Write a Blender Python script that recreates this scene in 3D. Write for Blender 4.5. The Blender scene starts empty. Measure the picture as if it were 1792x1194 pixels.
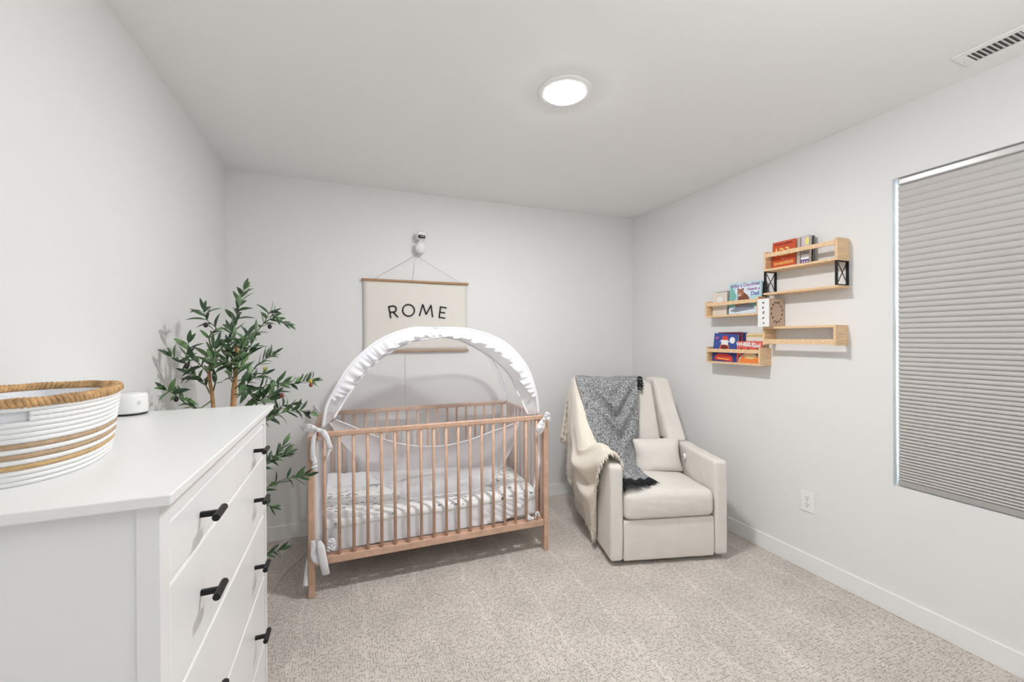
import bpy, bmesh, math, random
from math import sin, cos, pi, radians, tan, sqrt, exp
from mathutils import Vector, Matrix, noise
random.seed(7)
S = bpy.context.scene
COL = S.collection
# ------------------------------------------------------------------ camera
F_, Y0, YAW, PITCH, ROLL = 723.4556, 593.8877, 0.3783, -0.0025, -0.0055
CAM = Vector((0.7198, -3.1504, 1.3456))
fw = Vector((sin(YAW), cos(YAW), 0)); rt = Vector((cos(YAW), -sin(YAW), 0)); up = Vector((0, 0, 1))
FWD = fw*cos(PITCH)+up*sin(PITCH); u2 = -fw*sin(PITCH)+up*cos(PITCH)
RGT = rt*cos(ROLL)+u2*sin(ROLL); UPV = -rt*sin(ROLL)+u2*cos(ROLL)
cd = bpy.data.cameras.new('camera'); cam = bpy.data.objects.new('camera', cd); COL.objects.link(cam)
cd.sensor_width = 36; cd.sensor_fit = 'HORIZONTAL'; cd.lens = F_*36/1792; cd.shift_y = (Y0-597)/1792
cd.clip_start = 0.02
M = Matrix((RGT, UPV, -FWD)).transposed().to_4x4(); M.translation = CAM
cam.matrix_world = M
S.camera = cam
# ------------------------------------------------------------------ world, lights, exposure
S.view_settings.view_transform = 'Standard'; S.view_settings.look = 'None'
S.view_settings.gamma = 1; S.view_settings.use_curve_mapping = False
S.view_settings.exposure = 0.0
w = bpy.data.worlds.new('world'); S.world = w; w.use_nodes = True
bg = w.node_tree.nodes['Background']; bg.inputs[0].default_value = (0.93, 0.965, 1.0, 1); bg.inputs[1].default_value = 0.68
LAMP = 375.0      # emission of the ceiling light's diffuser
fl = bpy.data.lights.new('bounce_fill', 'AREA'); fl.shape = 'DISK'; fl.size = .7; fl.energy = 28; fl.color = (.97, .985, 1)
flo = bpy.data.objects.new('bounce_fill', fl); COL.objects.link(flo); flo.location = (1.7, -3.7, 1.75); flo.rotation_euler = (pi*.97, 0, 0)   # added unseen fill light, bounced off the ceiling behind the camera

dl = bpy.data.lights.new('daylight', 'AREA'); dl.shape = 'RECTANGLE'; dl.size = 1.6; dl.size_y = 1.8; dl.energy = 800; dl.color = (.62, .82, 1)
dlo = bpy.data.objects.new('daylight', dl); COL.objects.link(dlo); dlo.location = (4.5, -2.9, 1.5); dlo.rotation_euler = (0, pi/2, 0)   # daylight behind the drawn shade

def at(px, py, ax, v):
    """point where the ray through photo pixel (px,py) meets the world plane ax = v"""
    d = FWD + RGT*((px-896)/F_) - UPV*((py-Y0)/F_)
    i = 'xyz'.index(ax)
    return CAM + d*((v-CAM[i])/d[i])
# ------------------------------------------------------------------ materials
MATS = {}
def mat(name, col, rough=.6, metal=0, spec=.5, bump=0, bscale=100, var=0, vscale=8, sheen=0, emit=None, estr=0, stretch=None):
    if name in MATS: return MATS[name]
    m = bpy.data.materials.new(name); m.use_nodes = True; nt = m.node_tree; b = nt.nodes['Principled BSDF']
    c = (*col, 1)
    b.inputs['Base Color'].default_value = c; b.inputs['Roughness'].default_value = rough
    b.inputs['Metallic'].default_value = metal; b.inputs['Specular IOR Level'].default_value = spec
    if sheen: b.inputs['Sheen Weight'].default_value = sheen
    tc = nt.nodes.new('ShaderNodeTexCoord')
    src = tc.outputs['Object']
    if stretch:
        mp = nt.nodes.new('ShaderNodeMapping'); mp.inputs['Scale'].default_value = stretch
        nt.links.new(src, mp.inputs[0]); src = mp.outputs[0]
    if var:
        n = nt.nodes.new('ShaderNodeTexNoise'); n.inputs['Scale'].default_value = vscale; n.inputs['Detail'].default_value = 5
        nt.links.new(src, n.inputs['Vector'])
        mx = nt.nodes.new('ShaderNodeMix'); mx.data_type = 'RGBA'
        mx.inputs[6].default_value = tuple(max(0, x*(1-var)) for x in col)+(1,)
        mx.inputs[7].default_value = tuple(min(1, x*(1+var)) for x in col)+(1,)
        mr = nt.nodes.new('ShaderNodeMapRange'); mr.inputs[1].default_value = .3; mr.inputs[2].default_value = .7
        nt.links.new(n.outputs[0], mr.inputs[0]); nt.links.new(mr.outputs[0], mx.inputs[0]); nt.links.new(mx.outputs[2], b.inputs['Base Color'])
    if bump:
        n = nt.nodes.new('ShaderNodeTexNoise'); n.inputs['Scale'].default_value = bscale; n.inputs['Detail'].default_value = 4
        nt.links.new(src, n.inputs['Vector'])
        bp = nt.nodes.new('ShaderNodeBump'); bp.inputs['Strength'].default_value = bump; bp.inputs['Distance'].default_value = .002
        nt.links.new(n.outputs[0], bp.inputs['Height']); nt.links.new(bp.outputs[0], b.inputs['Normal'])
    if emit:
        b.inputs['Emission Color'].default_value = (*emit, 1); b.inputs['Emission Strength'].default_value = estr
    MATS[name] = m; return m

WALL = mat('wall_paint', (.825, .822, .812), .7, bump=.08, bscale=220)
CEIL = mat('ceiling_paint', (.89, .887, .876), .8, bump=.1, bscale=180)
TRIM = mat('trim_paint', (.88, .88, .87), .35)
WHITE = mat('white_lacquer', (.86, .86, .855), .28, spec=.4)
WHITE_PLASTIC = mat('white_plastic', (.88, .88, .87), .35)
BLACK = mat('black_metal', (.006, .006, .006), .45, spec=.35)
BLACKP = mat('black_plastic', (.01, .01, .011), .25)
BEECH = mat('beech_wood', (.61, .395, .28), .45, var=.14, vscale=5, stretch=(4, 4, 4), bump=.05, bscale=60)
PINE = mat('pine_wood', (.80, .56, .33), .5, var=.16, vscale=7, stretch=(14, 1.2, 14))
DARKOAK = mat('oak_bar', (.42, .25, .13), .5, var=.2, vscale=6, stretch=(2, 30, 30))
CANVAS = mat('canvas', (.80, .765, .70), .9, bump=.25, bscale=700)
INK = mat('black_ink', (.012, .012, .014), .7)
CREAMF = mat('cream_upholstery', (.76, .715, .66), .85, bump=.3, bscale=500, var=.04, vscale=9, sheen=.2)
COTTON = mat('white_cotton', (.88, .88, .90), .9, bump=.15, bscale=300)
CARDB = mat('cable_rubber', (.80, .79, .77), .5)
BEIGECORD = mat('beige_cord', (.80, .73, .64), .6)
STRING = mat('grey_string', (.42, .41, .39), .9)
PAPER = mat('paper_pages', (.83, .80, .74), .9, var=.08, vscale=60)

def nodes(m): return m.node_tree, m.node_tree.nodes, m.node_tree.links

# carpet: short carved dashes running both ways, soft pile noise, faint vacuum lanes
def carpet():
    m = bpy.data.materials.new('carpet'); m.use_nodes = True; nt, N, L = nodes(m); b = N['Principled BSDF']
    b.inputs['Roughness'].default_value = .95; b.inputs['Specular IOR Level'].default_value = .1
    tc = N.new('ShaderNodeTexCoord'); 
    wn = N.new('ShaderNodeTexNoise'); wn.inputs['Scale'].default_value = 28; wn.inputs['Detail'].default_value = 3
    L.new(tc.outputs['Object'], wn.inputs['Vector'])
    sub = N.new('ShaderNodeVectorMath'); sub.operation = 'SUBTRACT'; sub.inputs[1].default_value = (.5, .5, .5); L.new(wn.outputs['Color'], sub.inputs[0])
    sc = N.new('ShaderNodeVectorMath'); sc.operation = 'SCALE'; sc.inputs['Scale'].default_value = .016; L.new(sub.outputs[0], sc.inputs[0])
    ad = N.new('ShaderNodeVectorMath'); ad.operation = 'ADD'; L.new(tc.outputs['Object'], ad.inputs[0]); L.new(sc.outputs[0], ad.inputs[1])
    outs = []
    for k, (rot, loc) in enumerate(((0, (0, 0, 0)), (pi/2, (.37, .11, 0)))):
        mp = N.new('ShaderNodeMapping'); mp.inputs['Rotation'].default_value = (0, 0, rot); mp.inputs['Location'].default_value = loc
        L.new(ad.outputs[0], mp.inputs[0])
        br = N.new('ShaderNodeTexBrick'); br.inputs['Scale'].default_value = 1; br.inputs['Brick Width'].default_value = .027
        br.inputs['Row Height'].default_value = .0115; br.inputs['Mortar Size'].default_value = .0018; br.inputs['Mortar Smooth'].default_value = .5
        br.offset = .37; br.squash = .7; br.squash_frequency = 3
        L.new(mp.outputs[0], br.inputs['Vector'])
        n = N.new('ShaderNodeTexNoise'); n.inputs['Scale'].default_value = 42+k*7; n.inputs['Detail'].default_value = 2
        mp2 = N.new('ShaderNodeMapping'); mp2.inputs['Location'].default_value = (3.1*k, 1.7*k, 0); mp2.inputs['Scale'].default_value = (1, 2.2, 1) if k == 0 else (2.2, 1, 1)
        L.new(tc.outputs['Object'], mp2.inputs[0]); L.new(mp2.outputs[0], n.inputs['Vector'])
        r = N.new('ShaderNodeMapRange'); r.inputs[1].default_value = .50; r.inputs[2].default_value = .60; L.new(n.outputs[0], r.inputs[0])
        mu = N.new('ShaderNodeMath'); mu.operation = 'MULTIPLY'; L.new(br.outputs['Fac'], mu.inputs[0]); L.new(r.outputs[0], mu.inputs[1])
        outs.append(mu.outputs[0])
    mxx = N.new('ShaderNodeMath'); mxx.operation = 'MAXIMUM'; L.new(outs[0], mxx.inputs[0]); L.new(outs[1], mxx.inputs[1])
    pile = N.new('ShaderNodeTexNoise'); pile.inputs['Scale'].default_value = 330; pile.inputs['Detail'].default_value = 3; L.new(tc.outputs['Object'], pile.inputs['Vector'])
    big = N.new('ShaderNodeTexNoise'); big.inputs['Scale'].default_value = 4.2; big.inputs['Detail'].default_value = 4; L.new(tc.outputs['Object'], big.inputs['Vector'])
    # vacuum lanes along y every 0.28 m, edges wobbling
    sx = N.new('ShaderNodeSeparateXYZ'); L.new(tc.outputs['Object'], sx.inputs[0])
    wob = N.new('ShaderNodeMath'); wob.operation = 'MULTIPLY_ADD'; L.new(big.outputs[0], wob.inputs[0]); wob.inputs[1].default_value = .12; L.new(sx.outputs[0], wob.inputs[2])
    fr = N.new('ShaderNodeMath'); fr.operation = 'PINGPONG'; L.new(wob.outputs[0], fr.inputs[0]); fr.inputs[1].default_value = .14
    lane = N.new('ShaderNodeMapRange'); lane.interpolation_type = 'SMOOTHSTEP'; lane.inputs[1].default_value = .018; lane.inputs[2].default_value = 0; L.new(fr.outputs[0], lane.inputs[0])
    c1 = N.new('ShaderNodeMix'); c1.data_type = 'RGBA'; c1.inputs[6].default_value = (.62, .56, .505, 1); c1.inputs[7].default_value = (.83, .76, .70, 1)
    rr = N.new('ShaderNodeMapRange'); rr.inputs[1].default_value = .3; rr.inputs[2].default_value = .7; L.new(pile.outputs[0], rr.inputs[0]); L.new(rr.outputs[0], c1.inputs[0])
    c2 = N.new('ShaderNodeMix'); c2.data_type = 'RGBA'; c2.blend_type = 'MULTIPLY'; c2.inputs[0].default_value = 1; L.new(c1.outputs[2], c2.inputs[6])
    bb = N.new('ShaderNodeMapRange'); bb.inputs[1].default_value = .3; bb.inputs[2].default_value = .7; bb.inputs[3].default_value = .90; bb.inputs[4].default_value = 1.07; L.new(big.outputs[0], bb.inputs[0])
    la = N.new('ShaderNodeMath'); la.operation = 'MULTIPLY_ADD'; L.new(lane.outputs[0], la.inputs[0]); la.inputs[1].default_value = .10; L.new(bb.outputs[0], la.inputs[2])
    L.new(la.outputs[0], c2.inputs[7])
    c3 = N.new('ShaderNodeMix'); c3.data_type = 'RGBA'; L.new(c2.outputs[2], c3.inputs[6]); c3.inputs[7].default_value = (.28, .24, .20, 1)
    k = N.new('ShaderNodeMath'); k.operation = 'MULTIPLY'; L.new(mxx.outputs[0], k.inputs[0]); k.inputs[1].default_value = .55; L.new(k.outputs[0], c3.inputs[0])
    L.new(c3.outputs[2], b.inputs['Base Color'])
    h = N.new('ShaderNodeMath'); h.operation = 'MULTIPLY_ADD'; L.new(mxx.outputs[0], h.inputs[0]); h.inputs[1].default_value = -1.2; L.new(pile.outputs[0], h.inputs[2])
    bp = N.new('ShaderNodeBump'); bp.inputs['Strength'].default_value = .8; bp.inputs['Distance'].default_value = .004; L.new(h.outputs[0], bp.inputs['Height']); L.new(bp.outputs[0], b.inputs['Normal'])
    return m
CARPET = carpet()

def mesh_fabric(name, opacity, col=(.90, .89, .93), thru=.45):
    m = bpy.data.materials.new(name); m.use_nodes = True; nt, N, L = nodes(m); N.remove(N['Principled BSDF'])
    out = N['Material Output']; t = N.new('ShaderNodeBsdfTransparent'); d = N.new('ShaderNodeBsdfDiffuse'); tr = N.new('ShaderNodeBsdfTranslucent')
    d.inputs[0].default_value = (*col, 1); tr.inputs[0].default_value = (*col, 1)
    a = N.new('ShaderNodeMixShader'); a.inputs[0].default_value = thru; L.new(d.outputs[0], a.inputs[1]); L.new(tr.outputs[0], a.inputs[2])
    x = N.new('ShaderNodeMixShader'); x.inputs[0].default_value = opacity; L.new(t.outputs[0], x.inputs[1]); L.new(a.outputs[0], x.inputs[2])
    L.new(x.outputs[0], out.inputs[0]); return m
NET = mesh_fabric('sheer_netting', .18)
NET2 = mesh_fabric('sheer_netting_doubled', .50)
NET3 = mesh_fabric('sheer_netting_gathered', .66)
CLOTHW = mesh_fabric('thin_white_cloth', .985, (.94, .935, .96), .16)

def knit():
    m = bpy.data.materials.new('grey_knit'); m.use_nodes = True; nt, N, L = nodes(m); b = N['Principled BSDF']; b.inputs['Roughness'].default_value = .95
    tc = N.new('ShaderNodeTexCoord'); n = N.new('ShaderNodeTexNoise'); n.inputs['Scale'].default_value = 170; n.inputs['Detail'].default_value = 1.5; n.inputs['Distortion'].default_value = 1.2
    L.new(tc.outputs['Object'], n.inputs['Vector']); r = N.new('ShaderNodeValToRGB'); L.new(n.outputs[0], r.inputs[0])
    e = r.color_ramp.elements; e[0].position = .42; e[0].color = (.038, .040, .043, 1); e[1].position = .58; e[1].color = (.56, .565, .57, 1)
    L.new(r.outputs[0], b.inputs['Base Color']); bp = N.new('ShaderNodeBump'); bp.inputs['Strength'].default_value = .6; bp.inputs['Distance'].default_value = .003
    L.new(n.outputs[0], bp.inputs['Height']); L.new(bp.outputs[0], b.inputs['Normal']); return m
KNIT = knit()
BLACKYARN = mat('black_yarn', (.014, .014, .017), .95)
SHERPA = mat('cream_sherpa', (.86, .79, .68), .98, bump=1.0, bscale=260, var=.07, vscale=120, sheen=.4)

def sheet_print():
    m = bpy.data.materials.new('printed_cotton'); m.use_nodes = True; nt, N, L = nodes(m); b = N['Principled BSDF']; b.inputs['Roughness'].default_value = .9
    tc = N.new('ShaderNodeTexCoord'); mp = N.new('ShaderNodeMapping'); mp.inputs['Scale'].default_value = (1, 1.6, 1.3); L.new(tc.outputs['Object'], mp.inputs[0])
    v = N.new('ShaderNodeTexVoronoi'); v.inputs['Scale'].default_value = 21; v.inputs['Randomness'].default_value = .75; L.new(mp.outputs[0], v.inputs['Vector'])
    n = N.new('ShaderNodeTexNoise'); n.inputs['Scale'].default_value = 120; L.new(tc.outputs['Object'], n.inputs['Vector'])
    a = N.new('ShaderNodeMath'); a.operation = 'MULTIPLY_ADD'; L.new(n.outputs[0], a.inputs[0]); a.inputs[1].default_value = .55; L.new(v.outputs['Distance'], a.inputs[2])
    lt = N.new('ShaderNodeMath'); lt.operation = 'LESS_THAN'; lt.inputs[1].default_value = .53; L.new(a.outputs[0], lt.inputs[0])
    r = N.new('ShaderNodeValToRGB'); r.color_ramp.interpolation = 'CONSTANT'; e = r.color_ramp.elements
    e[0].color = (.16, .18, .20, 1); e[1].position = .45; e[1].color = (.22, .36, .31, 1)
    x = e.new(.62); x.color = (.50, .33, .30, 1); x = e.new(.72); x.color = (.25, .25, .27, 1)
    sp = N.new('ShaderNodeSeparateColor'); L.new(v.outputs['Color'], sp.inputs[0]); L.new(sp.outputs[0], r.inputs[0])
    mx = N.new('ShaderNodeMix'); mx.data_type = 'RGBA'; mx.inputs[6].default_value = (.88, .88, .87, 1); L.new(r.outputs[0], mx.inputs[7]); L.new(lt.outputs[0], mx.inputs[0])
    L.new(mx.outputs[2], b.inputs['Base Color']); return m
SHEETP = sheet_print()

def leafmat():
    m = bpy.data.materials.new('olive_leaf'); m.use_nodes = True; nt, N, L = nodes(m); b = N['Principled BSDF']; b.inputs['Roughness'].default_value = .42
    oi = N.new('ShaderNodeObjectInfo'); r = N.new('ShaderNodeValToRGB'); e = r.color_ramp.elements
    e[0].color = (.022, .050, .022, 1); e[1].color = (.20, .33, .13, 1); x = e.new(.5); x.color = (.055, .125, .045, 1); x = e.new(.8); x.color = (.11, .21, .08, 1)
    L.new(oi.outputs['Random'], r.inputs[0])
    g = N.new('ShaderNodeNewGeometry'); mx = N.new('ShaderNodeMix'); mx.data_type = 'RGBA'; mx.inputs[7].default_value = (.24, .33, .20, 1)
    L.new(g.outputs['Backfacing'], mx.inputs[0]); L.new(r.outputs[0], mx.inputs[6]); L.new(mx.outputs[2], b.inputs['Base Color']); return m
LEAF = leafmat()
BARK = mat('tan_bark', (.50, .27, .12), .8, var=.35, vscale=40, bump=.4, bscale=60)
TWIG = mat('green_twig', (.10, .15, .06), .7)
OLIVE = mat('black_olive', (.022, .012, .02), .25)
OLIVEY = mat('yellow_olive', (.62, .52, .08), .35)
OLIVER = mat('russet_olive', (.22, .05, .03), .35)
ROPEW = mat('white_rope', (.87, .87, .86), .9, bump=.3, bscale=300)
ROPET = mat('tan_rope', (.50, .35, .22), .9, var=.15, vscale=60, bump=.4, bscale=300)
ROPET2 = mat('golden_rope', (.60, .40, .20), .9, var=.15, vscale=60, bump=.4, bscale=300)
GRASSR = mat('woven_seagrass', (.55, .33, .15), .75, var=.4, vscale=45, bump=.3, bscale=200)
BLUECLOTH = mat('pale_blue_cloth', (.72, .78, .83), .9, var=.15, vscale=20)
SHADE = mat('cellular_fabric', (.57, .55, .525), .9, bump=.05, bscale=300)
ALU = mat('white_aluminium', (.52, .52, .51), .32, metal=.3)
GREYRAIL = mat('grey_rail', (.40, .385, .365), .5)
TERRA = mat('dark_pot', (.05, .05, .05), .6)
SOIL = mat('soil', (.06, .04, .03), .95, bump=.6, bscale=80)
BURG = mat('burgundy_tag', (.28, .04, .07), .8)

# ------------------------------------------------------------------ geometry helpers
def link(name, me, m, parent=None, smooth=False, loc=None):
    if m is not None: me.materials.append(m)
    if smooth:
        me.polygons.foreach_set('use_smooth', [True]*len(me.polygons))
    o = bpy.data.objects.new(name, me); COL.objects.link(o)
    if parent is not None: o.parent = parent
    if loc is not None: o.location = loc
    return o
class MB:
    def __init__(s): s.v = []; s.f = []
    def add(s, vs, fs):
        k = len(s.v); s.v += [tuple(p) for p in vs]; s.f += [tuple(i+k for i in f) for f in fs]; return s
    def box(s, x0, x1, y0, y1, z0, z1):
        if x0 > x1: x0, x1 = x1, x0
        if y0 > y1: y0, y1 = y1, y0
        if z0 > z1: z0, z1 = z1, z0
        return s.add([(x0,y0,z0),(x1,y0,z0),(x1,y1,z0),(x0,y1,z0),(x0,y0,z1),(x1,y0,z1),(x1,y1,z1),(x0,y1,z1)],
              [(0,3,2,1),(4,5,6,7),(0,1,5,4),(1,2,6,5),(2,3,7,6),(3,0,4,7)])
    def bar(s, a, b, wx, wy, ref=(0,0,1)):
        a = Vector(a); b = Vector(b); d = (b-a).normalized(); r = Vector(ref)
        if abs(d.dot(r)) > .95: r = Vector((1,0,0))
        x = d.cross(r).normalized()*wx/2; y = d.cross(x).normalized()*wy/2
        vs = [p+sx*x+sy*y for p in (a, b) for sx, sy in ((-1,-1),(1,-1),(1,1),(-1,1))]
        return s.add(vs, [(0,1,2,3),(7,6,5,4),(0,4,5,1),(1,5,6,2),(2,6,7,3),(3,7,4,0)])
    def tube(s, pts, r, n=8, cap=True, flat=1, ref=(0,0,1)):
        pts = [Vector(p) for p in pts]; m = len(pts); R = r if hasattr(r, '__len__') else [r]*m
        vs = []; prev = None
        for i, p in enumerate(pts):
            d = (pts[min(i+1, m-1)]-pts[max(i-1, 0)]).normalized()
            if prev is None:
                q = Vector(ref)
                if abs(d.dot(q)) > .95: q = Vector((1, 0, 0))
                x = d.cross(q).normalized()
            else:
                x = (prev-d*prev.dot(d)).normalized()
            prev = x; y = d.cross(x)
            vs += [p+(x*cos(2*pi*k/n)+y*sin(2*pi*k/n)*flat)*R[i] for k in range(n)]
        fs = [(i*n+k, i*n+(k+1)%n, (i+1)*n+(k+1)%n, (i+1)*n+k) for i in range(m-1) for k in range(n)]
        if cap: fs += [tuple(range(n))[::-1], tuple((m-1)*n+k for k in range(n))]
        return s.add(vs, fs)
    def lathe(s, prof, c=(0,0,0), n=32, axis='z'):
        c = Vector(c); vs = []
        for r, h in prof:
            for k in range(n):
                a = 2*pi*k/n; p = (r*cos(a), r*sin(a), h)
                if axis == 'y': p = (p[0], p[2], p[1])
                if axis == 'x': p = (p[2], p[0], p[1])
                vs.append(c+Vector(p))
        m = len(prof)
        fs = [(i*n+k, i*n+(k+1)%n, (i+1)*n+(k+1)%n, (i+1)*n+k) for i in range(m-1) for k in range(n)]
        fs += [tuple(range(n))[::-1], tuple((m-1)*n+k for k in range(n))]
        return s.add(vs, fs)
    def grid(s, fn, nu, nv, closeu=False):
        vs = [fn(i/nu, j/nv) for i in range(nu+1) for j in range(nv+1)]
        return s.add(vs, [(i*(nv+1)+j, (i+1)*(nv+1)+j, (i+1)*(nv+1)+j+1, i*(nv+1)+j+1) for i in range(nu) for j in range(nv)])
    def prism(s, poly, fn, h):
        """poly list of 2D, fn(u,v,w) -> 3D, extruded w 0..h"""
        n = len(poly)
        s.add([fn(u, v, 0) for u, v in poly]+[fn(u, v, h) for u, v in poly],
              [tuple(range(n))[::-1], tuple(range(n, 2*n))]+[(i, (i+1) % n, n+(i+1) % n, n+i) for i in range(n)])
        return s
    def xf(s, fn, k=0):
        s.v[k:] = [tuple(fn(Vector(p))) for p in s.v[k:]]; return s
    def build(s, name, m, parent=None, smooth=False, bevel=0, seg=2, solid=0, sub=0, recalc=True, angle=35, off=-1):
        me = bpy.data.meshes.new(name); me.from_pydata(s.v, [], s.f); me.update()
        if recalc:
            b = bmesh.new(); b.from_mesh(me); bmesh.ops.recalc_face_normals(b, faces=b.faces); b.to_mesh(me); b.free()
        o = link(name, me, m, parent, smooth)
        if solid:
            q = o.modifiers.new('s', 'SOLIDIFY'); q.thickness = solid; q.offset = off if off != -1 else 0
        if bevel:
            q = o.modifiers.new('b', 'BEVEL'); q.width = bevel; q.segments = seg; q.limit_method = 'ANGLE'; q.angle_limit = radians(angle)
            q.harden_normals = False
        if sub:
            q = o.modifiers.new('u', 'SUBSURF'); q.levels = sub; q.render_levels = sub
        return o
def rbox(h, r, n=(6, 6, 6), fn=None, k=3):
    """rounded box centred at origin: half sizes h, radius r; fn maps each vertex"""
    mb = MB()
    def coords(hh, nn):
        e = [hh-r+r*tan(radians(45*i/k)) for i in range(k+1)]
        inner = [-(hh-r)+2*(hh-r)*i/nn for i in range(1, nn)]
        return [-x for x in reversed(e)]+inner+e
    ax = [coords(h[i], n[i]) for i in range(3)]
    for a in range(3):
        b, c = (a+1) % 3, (a+2) % 3
        for sgn in (-1, 1):
            vs = []
            for u in ax[b]:
                for v in ax[c]:
                    p = [0, 0, 0]; p[a] = sgn*h[a]; p[b] = u; p[c] = v
                    q = Vector([max(-(h[i]-r), min(h[i]-r, p[i])) for i in range(3)]); d = Vector(p)-q
                    d = d.normalized()*r if d.length > 1e-9 else d
                    vs.append(q+d)
            nb, nc = len(ax[b]), len(ax[c])
            fs = [(i*nc+j, (i+1)*nc+j, (i+1)*nc+j+1, i*nc+j+1) for i in range(nb-1) for j in range(nc-1)]
            if sgn < 0: fs = [f[::-1] for f in fs]
            mb.add(vs, fs)
    if fn: mb.v = [tuple(fn(Vector(p))) for p in mb.v]
    return mb
def weld(o, d=1e-5):
    b = bmesh.new(); b.from_mesh(o.data); bmesh.ops.remove_doubles(b, verts=b.verts, dist=d); bmesh.ops.recalc_face_normals(b, faces=b.faces); b.to_mesh(o.data); b.free()
    o.data.polygons.foreach_set('use_smooth', [True]*len(o.data.polygons)); return o
def soft(name, h, r, m, parent, fn=None, n=(8, 8, 8)):
    return weld(rbox(h, r, n, fn).build(name, m, parent))
def empty(name, loc, rz=0):
    o = bpy.data.objects.new(name, None); COL.objects.link(o); o.location = loc; o.rotation_euler = (0, 0, rz); o.empty_display_size = .1; return o
def tag(o, label=None, cat=None, group=None, kind=None):
    if label: o['label'] = label
    if cat: o['category'] = cat
    if group: o['group'] = group
    if kind: o['kind'] = kind
    return o
def struct(o): o['kind'] = 'structure'; return o
def dup(o, parent=None, loc=None, name=None):
    c = o.copy(); COL.objects.link(c)
    if parent is not None: c.parent = parent
    if loc is not None: c.location = loc
    return c
def lerp(a, b, t): return a+(b-a)*t
def cr(P, t):
    """Catmull-Rom through list P (Vectors), t 0..1"""
    n = len(P)-1; x = min(max(t, 0), 1)*n; i = min(int(x), n-1); f = x-i
    p0 = P[i-1] if i > 0 else P[0]*2-P[1]; p1 = P[i]; p2 = P[i+1]; p3 = P[i+2] if i+2 <= n else P[n]*2-P[n-1]
    return .5*((2*p1)+(-p0+p2)*f+(2*p0-5*p1+4*p2-p3)*f*f+(-p0+3*p1-3*p2+p3)*f*f*f)
def patch(G, u, v): return cr([cr(row, v) for row in G], u)
def nz(p, s=1, o=0): return noise.noise(Vector(p)*s+Vector((o, o*1.7, o*.3)))

def text_mesh(s, size, name='text', bold=0, ext=.0006):
    cu = bpy.data.curves.new(name, 'FONT'); cu.body = s; cu.size = size; cu.align_x = 'CENTER'; cu.align_y = 'CENTER'; cu.extrude = ext; cu.offset = bold; cu.resolution_u = 3
    o = bpy.data.objects.new(name, cu); COL.objects.link(o)
    dg = bpy.context.evaluated_depsgraph_get(); me = bpy.data.meshes.new_from_object(o.evaluated_get(dg))
    bpy.data.objects.remove(o); bpy.data.curves.remove(cu)
    return me
# ------------------------------------------------------------------ the room
W, H, REAR = 3.1737, 2.44, -4.7
struct(MB().box(-.12, W+.16, REAR, .12, -.1, 0).build('floor', CARPET))
struct(MB().box(-.12, W+.16, REAR, .12, H, H+.1).build('ceiling', CEIL))
struct(MB().box(-.12, 0, REAR, .12, 0, H).build('wall_left', WALL))
struct(MB().box(0, W+.16, 0, .12, 0, H).build('wall_back', WALL))
WY0, WY1, WZ0, WZ1 = -3.12, -1.9704, .621, 2.1048
wr = MB(); wr.box(W, W+.16, REAR, WY0, 0, H); wr.box(W, W+.16, WY1, 0, 0, H); wr.box(W, W+.16, WY0, WY1, 0, WZ0); wr.box(W, W+.16, WY0, WY1, WZ1, H)
struct(wr.build('wall_right', WALL))
for nm, b in (('baseboard_left', (0, .012, REAR, 0)), ('baseboard_back', (.012, W-.012, -.012, 0)), ('baseboard_right', (W-.012, W, REAR, 0))):
    struct(MB().box(b[0], b[1], b[2], b[3], 0, .098).build(nm, TRIM, bevel=.003))
# window in the right wall: vinyl frame, sash bars and glass behind the shade
win = empty('window_1', (W, WY0, WZ0)); struct(win)
wd, wh = WY1-WY0, WZ1-WZ0
f = MB(); X0, X1 = .085, .135
f.box(X0, X1, 0, wd, 0, .05); f.box(X0, X1, 0, wd, wh-.05, wh); f.box(X0, X1, 0, .05, .05, wh-.05); f.box(X0, X1, wd-.05, wd, .05, wh-.05)
f.build('window_frame', TRIM, win, bevel=.003)
MB().box(X0+.01, X1-.01, .05, wd-.05, wh*.5-.02, wh*.5+.02).build('window_rail', TRIM, win, bevel=.003)
gm = bpy.data.materials.new('window_glass'); gm.use_nodes = True
nt, N, L = nodes(gm); N.remove(N['Principled BSDF']); gl = N.new('ShaderNodeBsdfGlossy'); gl.inputs['Roughness'].default_value = .02; tr = N.new('ShaderNodeBsdfTransparent'); mx = N.new('ShaderNodeMixShader'); mx.inputs[0].default_value = .08
L.new(tr.outputs[0], mx.inputs[1]); L.new(gl.outputs[0], mx.inputs[2]); L.new(mx.outputs[0], N['Material Output'].inputs[0])
for z0, z1 in ((.05, wh*.5-.02), (wh*.5+.02, wh-.05)):
    MB().box(X0+.02, X0+.024, .05, wd-.05, z0, z1).build('window_pane', gm, win)

# ------------------------------------------------------------------ ceiling light
LC = Vector((1.622, -1.53, H))
cl = tag(empty('ceiling_light', LC), 'round white flush ceiling light glowing above the carpet', 'light')
MB().lathe([(.0, 0), (.120, 0), (.120, -.004), (.116, -.0065), (.096, -.008), (.090, -.008)], n=64).build('trim_ring', WHITE_PLASTIC, cl, smooth=True)
EM = mat('lit_diffuser', (1, 1, 1), .5, emit=(.985, .99, 1), estr=LAMP)
MB().lathe([(.0905, -.0075), (.086, -.0095), (.07, -.0112), (.04, -.0122), (.0, -.0125)], n=64).build('diffuser', EM, cl, smooth=True)

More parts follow.
